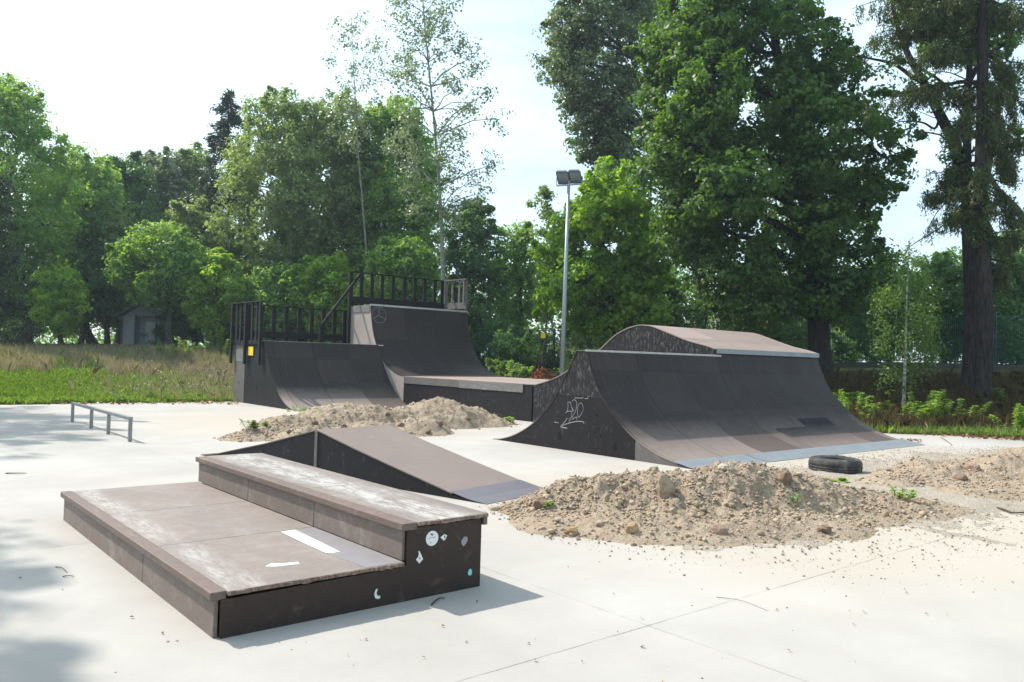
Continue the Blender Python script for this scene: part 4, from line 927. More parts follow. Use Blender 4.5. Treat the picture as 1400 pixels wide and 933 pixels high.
# limes and birches from left to right
auto('big open-crowned tree at the far left edge of the park', 10, 122, 440, 96, 42, 'lime', 30, 21, 40, rr=0.34, dens=0.9, n_leaf=34)
auto('deep shaded conifer low at the left edge', -8, 250, 465, 58, 36, 'needle', -5, 22, 20, 'cone', dens=1.2, n_leaf=44, W=0.35)
auto('slender mid-green tree second from the left edge', 105, 218, 450, 76, 48, 'lime', 128, 23, 34, rr=0.36, dens=0.95, n_leaf=34)
auto('round dark maple in the gap right of the left trees', 168, 228, 440, 66, 52, 'dark', 160, 24, 28, n_leaf=40)
auto('small bright tree with a low crown left of the shed', 80, 375, 455, 42, 40, 'maple', 83, 25, 20, rr=0.26, n_leaf=30)
auto('leaning dark tree trunk and crown left of the shed', 118, 300, 430, 50, 46, 'dark', 108, 26, 16, n_leaf=32)
auto('bushy mid-green maple hanging over the shed', 214, 318, 415, 74, 43, 'lime', 232, 27, 34, rr=0.24, n_leaf=34)
auto('loose olive-green tree between the shed maple and the left dark trunk', 150, 292, 440, 48, 47, 'birch', 146, 61, 26, rr=0.28, n_leaf=32)
auto('pale olive tree rising behind the shed maple', 262, 282, 440, 50, 47, 'birch', 266, 62, 28, rr=0.28, n_leaf=32)
auto('dark bushy tree left of the low deck railing, behind the front row', 332, 320, 460, 46, 46, 'dark', 335, 63, 26, rr=0.28, n_leaf=34)
auto('mid-green tree right behind the low deck railing', 412, 305, 460, 50, 46, 'lime', 414, 64, 28, rr=0.26, n_leaf=34)
auto('pale slim poplar to the left of the spruce', 222, 216, 430, 44, 54, 'aspen', 216, 28, 30, 'col', n_leaf=30)
auto('pale slim poplar close beside the spruce', 262, 214, 440, 50, 55, 'birch', 250, 29, 32, 'col', n_leaf=30)
def spruce(label, px, ytop, ybot, hw, depth, seed):
    g = np.random.default_rng(seed); s = depth/FPX; b = gbase(px, depth); b[2] = float(height(b[0], b[1]))-0.05
    t = thing('spruce_tree', label, 'tree', b); top = at(px, ytop, depth)
    W_ = MB(); W_.tube([b-b, (top-b)*0.5, top-b], [0.24, 0.14, 0.02], 8)
    P_, N_, A_, T_ = [], [], [], []
    for k in range(120):
        f = k/119; y = ytop+(ybot-ytop)*f; c = at(px, y, depth); ln = hw*s*(0.10+0.9*f**0.85)*(0.6+0.65*g.random()); a = g.random()*6.28
        d = np.array([math.cos(a), math.sin(a), 0.12-0.45*f]); e = c+d*ln
        bp = np.array([c, c+d*ln*0.5+np.array([0, 0, -0.08*ln]), e]); W_.tube(bp-b, [0.03, 0.02, 0.006], 4, False)
        m = int(70*(0.4+ln)); u = 0.15+0.85*g.random((m, 1)); p = c+d*ln*u; w = 0.30*ln*(1.1-u)+0.12
        off = g.normal(size=(m, 3))*w*np.array([0.6, 0.6, 0.35]); off[:, 2] -= abs(g.normal(size=m))*0.22
        P_.append(p+off); A_.append(unit(d*0.8+g.normal(size=(m, 3))*0.5+np.array([0, 0, -0.35]))); N_.append(unit(g.normal(size=(m, 3))+np.array([0, 0, 0.8]))); T_.append(g.random(m))
    W_.build('trunk', MT['bark_dark'], t, raw=True)
    P_ = np.concatenate(P_); A_ = np.concatenate(A_); N_ = np.concatenate(N_); N_ = unit(N_-A_*(N_*A_).sum(1, keepdims=True))
    link('crown', leaf_mesh('crown', P_-b, 0.34, 0.085, N_, A_, np.concatenate(T_)), MT['needle'], t)
spruce('tall dark spruce standing above the left treeline', 312, 124, 430, 84, 50, 31)
spruce('narrow spruce tip just right of the tall thin spruce', 338, 160, 430, 22, 57, 32)
auto('pale weeping birch with a broad crown left of centre', 378, 135, 440, 84, 45, 'birch', 395, 33, 40, rr=0.30, droop=0.5, dens=0.85, n_leaf=30, bark='bark_birch')
auto('birch with a high pale crown behind the low quarter pipe', 445, 150, 440, 88, 47, 'birch', 440, 34, 38, rr=0.33, droop=0.3, n_leaf=32, bark='bark_birch')
auto('rounded mid-green lime behind the tall quarter pipe', 532, 152, 440, 92, 48, 'lime', 545, 35, 38, rr=0.34, n_leaf=36)
auto('sunlit maple in the front row left of the low quarter pipe', 294, 350, 452, 52, 42, 'maple', 290, 36, 26, rr=0.24, n_leaf=36)
auto('bushy green maple behind the low deck railing', 372, 372, 470, 46, 42, 'lime', 372, 37, 18, rr=0.32, n_leaf=38)
auto('bright leafy maple behind the middle of the railings', 446, 355, 470, 58, 42, 'maple', 455, 38, 28, rr=0.25, n_leaf=36)
auto('leafy green maple behind the platform railing', 548, 335, 470, 66, 41, 'lime', 560, 39, 32, rr=0.25, n_leaf=36)
auto('dark round tree right of the platform railing', 645, 282, 480, 52, 44, 'dark', 650, 40, 22, n_leaf=40)
auto('bright green round tree between the platform and the mast', 708, 312, 470, 44, 47, 'lime', 712, 41, 18, n_leaf=36)
auto('thin pale young birch rising left of the floodlight mast', 744, 258, 440, 26, 42, 'birch', 746, 42, 14, 'col', droop=0.6, dens=0.5, n_leaf=18, bark='bark_birch', r0=0.07)
def aspen(label, px, ytop, ybot, hw, depth, tr, seed, n, r0=0.13):
    g = np.random.default_rng(seed); s = depth/FPX; T = np.array([at(x, y, depth) for x, y in tr]); lob = []
    for k in range(n):
        v = (k+0.5)/n; y = ytop+(ybot-ytop)*v; f = math.sin(math.pi*(0.12+0.74*v))**0.7; a = k*2.4+g.random()
        xt = np.interp(-y, [-q[1] for q in tr], [q[0] for q in tr]); r = hw*0.20*(0.7+0.6*g.random()); e = hw*f*math.sqrt(g.random())
        lob.append((at(xt+(px-xt)*v+e*math.cos(a), y, depth+e*s*0.8*math.sin(a)), (r*s, r*s, r*s*1.25)))
    tree(label, T[0], lob, r0, 'aspen', 0.13, 20, 0.50, 2.0, 'bark_pale', T, seed=seed, W=0.85, twig=0.8, shell=0.15, limb_from=0.35, sprig=0)
aspen('tall sparse aspen with a pale bare stem above the platform', 608, -25, 290, 84, 38, [(607, 480), (606, 380), (602, 270), (592, 150), (582, 50), (574, -50)], 43, 66)
aspen('thin sparse aspen sapling rising above the birches', 478, 22, 205, 40, 42, [(508, 470), (500, 330), (489, 200), (484, 100), (480, 25)], 44, 30, 0.075)

# right edge: two close trunks, a young birch, a maple bough
def limb_extra(wood, base, g):
    D = 26.5
    for pts, ra in (([(1313, 262), (1308, 207), (1283, 153), (1260, 108), (1242, 76), (1225, 30), (1215, -30)], (0.22, 0.05)), ([(1262, 112), (1247, 105), (1222, 88), (1188, 80), (1165, 76)], (0.09, 0.02)),
                    ([(1285, 160), (1278, 176), (1262, 168), (1238, 166), (1215, 170)], (0.05, 0.012)), ([(1320, 120), (1345, 80), (1380, 55), (1410, 20)], (0.10, 0.04)), ([(1318, 175), (1350, 130), (1395, 120)], (0.07, 0.02))):
        P = spline([at(x, y, D+0.3*i) for i, (x, y) in enumerate(pts)], 4)
        wood.tube(P-base, np.linspace(ra[0], ra[1], len(P)), 8, False)
tree('dark forked tree with a great bare limb, left of two close trunks', gbase(1326, 26.5, 550),
     [(at(x, y, 26.5+d), (r*0.0242,)*3) for x, y, r, d in [(1265, 112, 20, 0.2), (1290, 135, 18, -0.4), (1318, 178, 22, 0.6), (1298, 218, 16, 0), (1280, 62, 20, 0.5), (1215, 72, 17, 0), (1320, 245, 14, 0.3), (1392, 110, 30, 1), (1366, 62, 26, 0.5), (1350, 210, 16, .4), (1250, 178, 14, .3), (1300, 262, 16, -.2), (1330, 90, 20, 1), (1385, 40, 28, .4), (1300, 10, 26, 1), (1240, 10, 24, .4), (1215, -30, 34, 0), (1280, -45, 36, 1), (1350, -40, 36, .5), (1400, -20, 36, 0), (1395, 190, 18, 1.2), (1380, 235, 14, 1)]],
     0.27, 'dark', 0.13, 34, 0.32, 1.6, 'bark_dark', trunk_px([(1331, 550, 26.5), (1328, 420, 26.5), (1321, 288, 26.5), (1323, 135, 26.5), (1330, 22, 26.5), (1332, -80, 26.5)]), seed=51, W=0.7, extra=limb_extra, twig=0.5, limb_from=0.4)
def hanging(label, px0, D, tr, sprays, r0, leaf, bark, seed, dead=()):
    g = np.random.default_rng(seed); T = np.array([at(x, y, d) for x, y, d in tr]); b = T[0].copy(); b[2] = float(height(b[0], b[1]))-0.05; T[0] = b
    t = thing('conifer_tree', label, 'tree', b); W_ = MB(); TT = spline(T, 4); rr = r0*(1-0.6*np.linspace(0, 1, len(TT))); rr[0] *= 1.25
    W_.tube(TT-b, rr, 12); P_, N_, A_ = [], [], []
    for x, y, r, d in sprays:
        c = at(x, y, D+d); R0_ = r*D/FPX; j = int(np.argmin(np.linalg.norm(TT-(c+np.array([0, 0, 0.6])), axis=1)))
        for q in range(5):
            e = c+g.normal(size=3)*R0_*np.array([0.55, 0.55, 0.4]); bp = branch_pts(TT[j], e, g, 0.08, 5, 0.05); W_.tube(bp-b, np.linspace(0.035, 0.008, 5), 4, False)
            ns = max(10, int(31*R0_))
            for h in range(ns):
                st = bp[1]+(bp[4]-bp[1])*g.random()**0.6+g.normal(size=3)*0.10*R0_; m = 26; ln = 0.45*R0_+0.35*g.random(); u = g.random((m, 1))
                p = st+np.array([0, 0, -1.])*ln*u+g.normal(size=(m, 3))*0.05+g.normal(size=3)*np.array([.1, .1, 0])*u
                P_.append(p); A_.append(unit(np.array([0, 0, -0.8])+g.normal(size=(m, 3))*0.55)); N_.append(g.normal(size=(m, 3)))
    for pts in dead:
        P = np.array([at(x, y, D+0.2*i) for i, (x, y) in enumerate(pts)]); W_.tube(spline(P, 3)-b, np.linspace(0.03, 0.006, 3*(len(P)-1)+1), 4, False)
    W_.build('trunk', MT[bark], t, smooth=True, raw=True)
    P_ = np.concatenate(P_); A_ = np.concatenate(A_); N_ = np.concatenate(N_); N_ = unit(N_-A_*(N_*A_).sum(1, keepdims=True))
    link('crown', leaf_mesh('crown', P_-b, 0.14, 0.034, N_, A_, g.random(len(P_))), MT[leaf], t)
hanging('grey-barked conifer with hanging sprays, right of two close trunks', 1343, 25, [(1343, 556, 25), (1347, 420, 25), (1341, 288, 25), (1343, 150, 25), (1344, 0, 25), (1344, -80, 25)],
        [(1366, 178, 22, -.4), (1380, 285, 28, -.6), (1358, 318, 20, -.3), (1288, 285, 24, .3), (1236, 28, 36, .5), (1232, 130, 28, .2), (1392, 95, 30, .4), (1302, 12, 30, -.2), (1395, 200, 22, .5), (1275, 10, 28, .8), (1390, 20, 34, -.5), (1262, 268, 14, .5), (1395, 330, 18, 0), (1370, 120, 18, -.6), (1215, 50, 30, 1), (1260, 70, 26, -.5), (1330, 60, 26, .6), (1320, 130, 22, .8), (1300, 175, 22, -.5), (1375, 230, 26, .8), (1310, 240, 22, .7), (1350, 250, 22, -.8), (1395, 150, 30, 1), (1300, 300, 18, -.3), (1200, 10, 34, .5), (1350, 20, 36, .9), (1385, 380, 22, .5)],
        0.27, 'weep', 'bark_dark', 52, [[(1341, 250), (1300, 300), (1255, 330), (1232, 345)], [(1343, 170), (1290, 165), (1250, 150)], [(1343, 200), (1380, 215), (1405, 212)], [(1342, 240), (1375, 250), (1402, 246)], [(1341, 120), (1300, 100), (1262, 98)], [(1342, 90), (1370, 100), (1400, 150)]])
tree('slender young birch with hanging foliage beside the funbox', gbase(1235, 24, 550), row_lobes([(335, 1228, 1252), (380, 1200, 1275), (430, 1182, 1296), (480, 1184, 1292), (530, 1202, 1268)], 40, 13, 24, 53, 0.8),
     0.06, 'shrub', 0.085, 26, 0.26, 2.2, 'bark_birch', trunk_px([(1235, 550, 24), (1238, 480, 24), (1240, 400, 24), (1243, 330, 24)]), seed=53, droop=1.2, flat=1.3, twigs=False, limbs=False, sprig=0)
auto('yellow-green maple boughs at the upper right behind the two trunks', 1300, -60, 70, 70, 30, 'maple', 1450, 54, 14, n_leaf=30, rr=0.36, r0=0.2, L_=0.17)
auto('broad dark tree behind the wire fence at the right edge', 1385, 330, 480, 70, 36, 'dark', 1390, 55, 18, n_leaf=36)
auto('dark green tree behind the fence between the oak and the two trunks', 1290, 352, 480, 62, 39, 'dark', 1290, 56, 18, n_leaf=36)
auto('small dark tree behind the fence right of the oak trunk', 1195, 372, 485, 50, 38, 'dark', 1196, 57, 16, n_leaf=36)
auto('drooping pale-leaved tree behind the fence near the oak', 1165, 385, 470, 34, 44, 'birch', 1165, 58, 12, n_leaf=24, dens=0.7)
auto('dark lower tree behind the fence left of the oak trunk', 1030, 400, 490, 60, 37, 'dark', 1030, 59, 16, n_leaf=36)
auto('leafy dark tree in the shade below the poplar', 905, 385, 490, 60, 39, 'dark', 905, 60, 16, n_leaf=36)
# three trees standing left of the picture: their shadow falls over the slab
def shade_tree(label, base, lobes, seed): tree(label, base, lobes, 0.22, 'lime', 0.17, 34, 0.42, 1.7, seed=seed, twig=0.2)
gs = np.random.default_rng(77)
def offs(P, h): return np.array([P[0], P[1], 0])+SUN/SUN[2]*h
shade_tree('tree standing beyond the left edge of the slab, furthest back', (-5.5, 31.0), [(offs((x, y), h), r) for x, y, h, r in [(1.6, 22.8, 15.5, 1.5), (2.6, 20.5, 15.2, 1.5), (1.4, 19, 14.6, 1.5), (3.3, 18.2, 15.8, 1.0), (1.5, 16.6, 14.8, 1.3), (2.7, 16.4, 15.6, 0.9), (0.6, 21, 16.2, 1.5), (0.5, 18, 16, 1.5), (1.4, 14.0, 14.8, 0.8), (3.9, 20.3, 16, 1.0), (0.2, 14.6, 15, 1.2), (3.2, 23.7, 15.5, 1.0), (2.2, 22, 14, 1.2), (2.2, 18, 13.6, 1.0), (1.5, 26.0, 14.5, 1.3), (-0.5, 27, 15, 1.6), (3.2, 27.0, 14.6, 1.0)]], 71)
shade_tree('tree standing beyond the left edge of the slab, nearest', (-7.5, 19.5), [(offs((x, y), h), r) for x, y, h, r in [(0.35, 8.0, 14.0, 0.75), (0.6, 6.5, 13.8, 0.5), (0.0, 6.3, 14.4, 0.8), (-0.1, 8.2, 14.4, 0.9), (0.35, 5.1, 13.6, 0.5), (-0.5, 7, 14.5, 1.0), (-0.6, 5.2, 14, 0.9), (0.55, 4.3, 13.4, 0.3), (-0.8, 9, 14.3, 1.0)]], 72)

# far wood closing the view
def far_wood():
    g = np.random.default_rng(90); cen = []; rd = []
    for k in range(620):
        px = -220+1850*g.random(); D = 58+34*g.random(); top = 395 if px < 620 else 380
        y = top-25*g.random()+(485-top)*g.random(); cen.append(at(px, y, D)); rd.append(1.1+1.0*g.random())
    cen = np.array(cen); pos, nr, ax, tint = clump_leaves(g, cen, np.array(rd), 60, 0.6, 0.8)
    o = link('far_wood', leaf_mesh('far_wood', pos, 0.42, 0.30, nr, ax, tint), MT['dark']); tag(o, 'dark mass of woodland closing the view behind the park', 'woodland', kind='stuff')
far_wood()

# ------------------------------------------------------------------ shrubs and weeds
def hit(px, py):
    """where the sight lines through these pixels meet the ground"""
    px = np.atleast_1d(np.asarray(px, float)); py = np.atleast_1d(np.asarray(py, float))
    D = F[None]+Rt[None]*((px-700)/FPX)[:, None]-Up[None]*((py-466.5)/FPX)[:, None]
    best = np.full(len(px), np.nan); prev = 4.0
    for s in np.concatenate([np.arange(4, 60, 0.25), np.arange(60, 110, 1.0)]):
        P = C0+D*s; m = np.isnan(best) & (P[:, 2] <= np.maximum(height(P[:, 0], P[:, 1]), np.where((P[:, 0] < xe(P[:, 1])) & (P[:, 1] < 25.2), 0, -9)))
        best[m] = s
    P = C0+D*np.nan_to_num(best, nan=60)[:, None]; P[:, 2] = np.where(np.isnan(best), -99, P[:, 2]); return P
def shrub(label, px, depth, h, r, leaf, seed, group=None, n=9, L_=None, cat='shrub'):
    b = gbase(px, depth); b[2] = float(height(b[0], b[1])); g = np.random.default_rng(seed)
    lob = [(b+np.array([r*0.7*math.cos(a)*g.random(), r*0.7*math.sin(a)*g.random(), h*(0.25+0.6*g.random())]), r*(0.35+0.25*g.random())) for a in g.random(n)*6.28]
    return tree(label, b, lob, 0.04, leaf, L_ or 0.15, 30, 0.32, 1.0, 'bark_dark', [b, b+np.array([0.05, 0.05, h*0.4]), b+np.array([0, 0.1, h*0.8])], cat, group, 'shrub', 0.3, seed=seed, limb_from=0.05)
lab = 'dark green shrub in the row behind the wire fence'
for i, px in enumerate([628, 668, 705, 742, 790, 868, 930, 985, 1045, 1085, 1150, 1215, 1265, 1310, 1375, 1420, 1490, 1560, 1640]):
    shrub(lab, px, 40.5+2.5*math.sin(i*2.1), 2.3+0.9*math.sin(i*1.7), 1.5, 'dark' if i % 3 else 'shrub', 200+i, 'shrubs behind the wire fence')
lab = 'shrub in the dim undergrowth below the left trees'
for i, px in enumerate([230, 262, 300, 335, 375, 420, 470, 520, 575, 10, 40]):
    shrub(lab, px, 46+2*math.sin(i*1.9), 1.7+0.6*math.sin(i*1.3), 1.4, 'shrub' if i % 2 else 'dark', 240+i, 'shrubs below the left trees')
shrub('pale grey-green bush beside the pale banner', 797, 35, 2.1, 1.1, 'birch', 301, n=12, L_=0.12)
shrub('low green bush below the tall quarter pipe at its right foot', 672, 33.5, 1.2, 1.0, 'shrub', 302)
shrub('leafy bush left of the brown pile', 715, 32, 1.2, 0.8, 'weed', 303, L_=0.12)
shrub('leafy low bush right behind the raised platform', 690, 31, 0.9, 0.9, 'shrub', 304)
shrub('dark low bush at the foot of the floodlight mast', 785, 32, 1.0, 0.9, 'shrub', 305)

def weed(label, px, py, hpx, leaf, seed, group=None, stems=5, spread=0.16, L_=0.13, name='weed_plant', P=None):
    if P is None and name == 'weed_plant': stems += 4; spread *= 1.7
    """upright stems set with pairs of leaves"""
    g = np.random.default_rng(seed); b = hit(px, py)[0] if P is None else np.array(P, float); dep = (b-C0)@F; h = hpx*dep/FPX
    t = thing(name, label, 'plant', b, 0, group); st = MB(); P_, N_, A_ = [], [], []
    for k in range(stems):
        a = g.random()*6.28; o = np.array([math.cos(a), math.sin(a), 0])*spread*g.random(); hh = h*(0.55+0.45*g.random()) if k else h
        top = o*1.8+np.array([0, 0, hh])+np.r_[g.normal(size=2)*0.07*hh, 0]; bp = branch_pts(o, top, g, 0.06, 6); st.tube(bp, np.linspace(0.007, 0.003, 6), 4)
        m = max(6, int(hh/0.035))
        for q in range(m):
            f = 0.12+0.88*q/m; p = np.array([np.interp(f, np.linspace(0, 1, 6), bp[:, i]) for i in range(3)])
            for w_ in range(3):
                a2 = q*1.2+w_*2.1+g.random()*0.9; d = unit(np.array([math.cos(a2), math.sin(a2), 0.35-0.5*g.random()])); ll = L_*(1.25-0.7*f)*(0.7+0.6*g.random())
                P_.append(p+d*ll*0.6); A_.append(d); N_.append(unit(np.cross(d, np.cross(np.array([0, 0, 1.]), d)))+g.normal(size=3)*0.25)
    st.build('stem', MT['stalk'], t, raw=True); A_ = np.array(A_); N_ = np.array(N_); N_ = unit(N_-A_*(N_*A_).sum(1, keepdims=True))
    ll = L_*(0.6+0.7*g.random(len(P_)))
    link('foliage', leaf_mesh('foliage', np.array(P_), ll, ll*0.55, N_, A_, g.random(len(P_))), MT[leaf], t); return t
weed('tallest leafy weed at the right grass verge', 1273, 578, 46, 'weed', 401, stems=7, spread=0.22)
weed('broad bright weed right of the tallest weed on the verge', 1297, 580, 36, 'weed', 402, stems=8, spread=0.35)
weed('pale leafy weed on the verge beside the funbox toe', 1172, 570, 36, 'weed', 403, stems=7, spread=0.28)
weed('small weed on the verge just right of the funbox toe', 1163, 562, 26, 'weed', 404, stems=5, spread=0.2)
weed('low bright weed below the young birch', 1245, 576, 28, 'weed', 405, stems=7, spread=0.4)
weed('low leafy weed right of the broad bright weed', 1322, 582, 18, 'weed', 406, stems=6, spread=0.3)
weed('bright leafy weed at the right edge of the verge', 1396, 592, 40, 'weed', 407, stems=8, spread=0.25)
weed('weed at the foot of the two close trunks', 1362, 556, 26, 'shrub', 408, stems=4)
weed('weed with dull leaves on the verge, midway to the right edge', 1225, 572, 20, 'weed', 410, stems=6, spread=0.4)
weed('low weed at the slab edge beside the funbox', 1200, 578, 16, 'weed', 411, stems=6, spread=0.4)
for i, (x, y, h) in enumerate([(216, 488, 22), (236, 492, 22), (247, 484, 18), (257, 490, 24), (287, 486, 34), (300, 488, 36), (309, 492, 28), (270, 486, 18), (196, 492, 14)]):
    weed('young whitish sapling standing in the dry meadow left of the quarter pipe', x, y, h, 'weed', 420+i, 'saplings in the meadow', 3, 0.12, 0.14, 'sapling')
weed('dark low weed clump at the slab edge left of the quarter pipe', 200, 549, 16, 'shrub', 440, stems=9, spread=0.5)
weed('grass-like weed at the foot of the quarter pipe', 402, 563, 8, 'grass', 441, stems=5, spread=0.2, L_=0.06)
weed('dark weed tuft at the left tip of the far dirt heap', 0, 0, 14, 'shrub', 442, stems=8, spread=0.16, P=surf(346, 586), L_=0.07)
weed('small dark weed on the far dirt heap, near its left tip', 0, 0, 6, 'shrub', 443, stems=4, spread=0.08, P=surf(362, 583), L_=0.06)
weed('small bright weed on the saddle between the two right dirt heaps', 0, 0, 14, 'weed', 444, stems=5, spread=0.12, P=surf(1232, 680), L_=0.06)
weed('low green tuft growing just in front of the tyre', 0, 0, 6, 'grass', 445, stems=9, spread=0.32, P=surf(1151, 660), L_=0.07)
weed('tiny weed on the front dirt heap by the upright slab of stone', 0, 0, 12, 'weed', 446, stems=3, spread=0.05, P=surf(1084, 686), L_=0.04)
weed('tiny weed by the dark clod on the front dirt heap', 0, 0, 8, 'weed', 447, stems=3, spread=0.05, P=surf(748, 693), L_=0.045)
weed('small weed at the foot of the raised platform', 0, 0, 8, 'weed', 448, stems=4, spread=0.1, P=surf(700, 578), L_=0.09)

# ------------------------------------------------------------------ grass
def blades(name, label, px, py, hgt, wid, leaf, seed, lean=0.35, hv=0.5):
    g = np.random.default_rng(seed); P = hit(px, py); ok = (P[:, 2] > -5) & ((P[:, 0] > xe(P[:, 1])-0.05-0.12*np.sin(P[:, 1]*2.3)-0.1*g.random(len(P))) | (P[:, 1] > 25.2-0.1*g.random(len(P))-0.12*np.sin(P[:, 0]*1.9))); P = P[ok]; n = len(P)
    h = hgt*(1-hv+2*hv*g.random(n)); a = g.random(n)*6.28; d = np.stack([np.cos(a), np.sin(a), np.zeros(n)], 1)
    l = unit(np.stack([g.normal(size=n)*lean, g.normal(size=n)*lean, np.ones(n)], 1)); tip = P+l*h[:, None]; midp = P+np.array([0, 0, 1.])*h[:, None]*0.5+l*h[:, None]*0.05
    w_ = wid*(0.7+0.6*g.random(n))[:, None]*0.5
    v = np.stack([P-d*w_, P+d*w_, midp+d*w_*0.8+(tip-P)*0.02, tip, midp-d*w_*0.8+(tip-P)*0.02], 1).reshape(-1, 3)
    o = link(name, mesh_np(name, v, 5, np.arange(5*n), g.random(n)), MT[leaf]); return tag(o, label, 'grass', kind='stuff')
g9 = np.random.default_rng(99)
def region(n, x0, x1, y0, y1, k=1.0): return x0+(x1-x0)*g9.random(n), y0+(y1-y0)*g9.random(n)**k
px, py = region(56000, -160, 340, 508, 556)
blades('short_grass', 'short bright green grass along the far edge of the slab', px, py, 0.14, 0.022, 'grass', 1, 0.5)
px, py = region(60000, -160, 345, 482, 526)
m = (py < 502+5*np.sin(px*0.045)+4*np.sin(px*0.13)+12*np.clip((px-120)/150, 0, 1)+6*g9.random(len(px)))
blades('meadow_grass', 'tall dry meadow grass in front of the left trees', px[m], py[m], 0.36, 0.013, 'drygrass', 2, 0.30)
px, py = region(9000, 60, 345, 508, 550); m = g9.random(len(px)) < np.clip((px-90)/260, 0, 1)**1.3; px, py = px[m], py[m]; blades('meadow_grass', 'loose dry stems standing in the green grass near the quarter pipe', px, py, 0.40, 0.009, 'drygrass', 3, 0.4)
px, py = region(4000, -160, 345, 480, 506); blades('short_grass', 'green blades mixed into the dry meadow', px, py, 0.38, 0.014, 'grass', 4, 0.3)
px, py = region(1500, 60, 345, 508, 548); m = g9.random(len(px)) < 0.6*np.clip((px-60)/280, 0, 1)**1.5; px, py = px[m], py[m]; P = hit(px, py); gg = np.random.default_rng(3); P[:, 2] += 0.25+0.3*gg.random(len(P))
o = link('flower_heads', leaf_mesh('flower_heads', P, 0.05, 0.05, unit(gg.normal(size=P.shape)+[0, 0, 1]), unit(gg.normal(size=P.shape)), gg.random(len(P))), MT['flower']); tag(o, 'small whitish flower heads among the meadow grass', 'flowers', kind='stuff')
px, py = region(36000, 1110, 1760, 566, 628); blades('short_grass', 'green grass verge along the right edge of the slab', px, py, 0.17, 0.016, 'grass', 5, 0.5)
px, py = region(4000, 1110, 1760, 572, 622); blades('dry_stems', 'dry straw-coloured stems in the right grass verge', px, py, 0.22, 0.010, 'drygrass', 15, 0.5)
px, py = region(34000, 1100, 1760, 516, 590); blades('dry_undergrowth', 'dry brown undergrowth in the shade of the oak', px, py, 0.40, 0.016, 'brown', 6, 0.6)
px, py = region(16000, 620, 1000, 470, 530); blades('dry_undergrowth', 'rough dry grass behind the raised platform', px, py, 0.40, 0.020, 'brown', 7, 0.5)
def litter(name, label, px, py, size, leaf, seed, lift=0.01):
    g = np.random.default_rng(seed); P = hit(px, py); P = P[P[:, 2] > -5]; P[:, 2] = np.maximum(P[:, 2], np.where((P[:, 0] < xe(P[:, 1])) & (P[:, 1] < 25.2), 0.004, -9))+lift*g.random(len(P))
    nr = unit(g.normal(size=P.shape)*0.35+[0, 0, 1]); ax = unit(np.cross(nr, g.normal(size=P.shape))); s = size*(0.6+0.8*g.random(len(P)))
    o = link(name, leaf_mesh(name, P, s, s*0.7, nr, ax, g.random(len(P)), 0.35), MT[leaf]); tag(o, label, 'leaves', kind='stuff')
x1_ = 1150+330*g9.random(1100); y1_ = 588+(x1_-1200)*0.062+7*(g9.random(1100)-0.4); litter('fallen_leaves', 'fallen brown leaves along the right edge of the slab', x1_, y1_, 0.09, 'litter', 1, 0.03)
x1_ = 330*g9.random(260); y1_ = 551+3*g9.random(260); litter('fallen_leaves', 'fallen brown leaves along the far edge of the slab', x1_, y1_, 0.10, 'litter', 2, 0.03)
x1_ = 1400*g9.random(80); y1_ = 560+370*g9.random(80)**1.4
P_ = np.array([gz(a, b) for a, b in zip(x1_, y1_)]); okm = ~(((P_[:, 0] > 1.4) & (P_[:, 0] < 3.8) & (P_[:, 1] > 4.2) & (P_[:, 1] < 8.6)) | ((P_[:, 0] > 9.4) & (P_[:, 1] > 7.0)) | ((P_[:, 0] > 4.0) & (P_[:, 0] < 7.1) & (P_[:, 1] > 6.7) & (P_[:, 1] < 12.7)))
litter('fallen_leaves', 'few small dry leaves scattered on the open concrete', x1_[okm], y1_[okm], 0.022, 'litter', 3, 0.006)
x1_ = 1210+50*g9.random(60); y1_ = 603+5*g9.random(60); litter('fallen_leaves', 'little drift of dry leaves on the slab right of the funbox', x1_, y1_, 0.07, 'litter', 4, 0.05)

# pile of rusty needles and sticks behind the platform
def needle_pile():
    b = gbase(742, 31); b[2] = float(height(b[0], b[1])); g = np.random.default_rng(12); top = at(740, 504, 31)[2]-b[2]
    t = thing('needle_pile', 'rust-brown pile of needles and sticks beside the floodlight mast', 'leaf pile', b); n = 2600
    a = g.random(n)*6.28; r = 1.0*np.sqrt(g.random(n)); P = np.stack([r*np.cos(a)*1.1, r*np.sin(a)*1.1, top*(1-r**1.4)*(0.85+0.2*g.random(n))], 1)
    nr = unit(g.normal(size=(n, 3))*0.8+[0, 0, 1]); ax = unit(np.cross(nr, g.normal(size=(n, 3))))
    m = MB(); vs = [(1.0*math.cos(a)*f, 1.0*math.sin(a)*f, top*(1-f**1.4)*0.9-0.02) for f in (1, .75, .5, .25) for a in np.linspace(0, 6.283, 15)[:-1]]+[(0, 0, top*0.9)]
    m.add(vs, [(k*14+i, k*14+(i+1) % 14, (k+1)*14+(i+1) % 14, (k+1)*14+i) for k in range(3) for i in range(14)]+[(42+i, 42+(i+1) % 14, 56) for i in range(14)]).build('mound', MT['rust'], t)
    link('needles', leaf_mesh('needles', P, 0.22, 0.05, nr, ax, g.random(n)), MT['rust'], t)
    for p, q in (((-0.5, 0, top*0.7), (-0.75, -0.5, top*1.25)), ((0.1, -0.2, top), (1.1, -1.1, top*0.5)), ((-0.2, -0.2, top*0.95), (0.9, -0.9, top*0.75)), ((-0.1, 0.1, top*0.9), (-0.35, -0.2, top*1.3))):
        MB().tube(branch_pts(p, q, g, 0.06, 6), np.linspace(0.035, 0.015, 6), 6).build('stick', MT['stick'], t)
needle_pile()
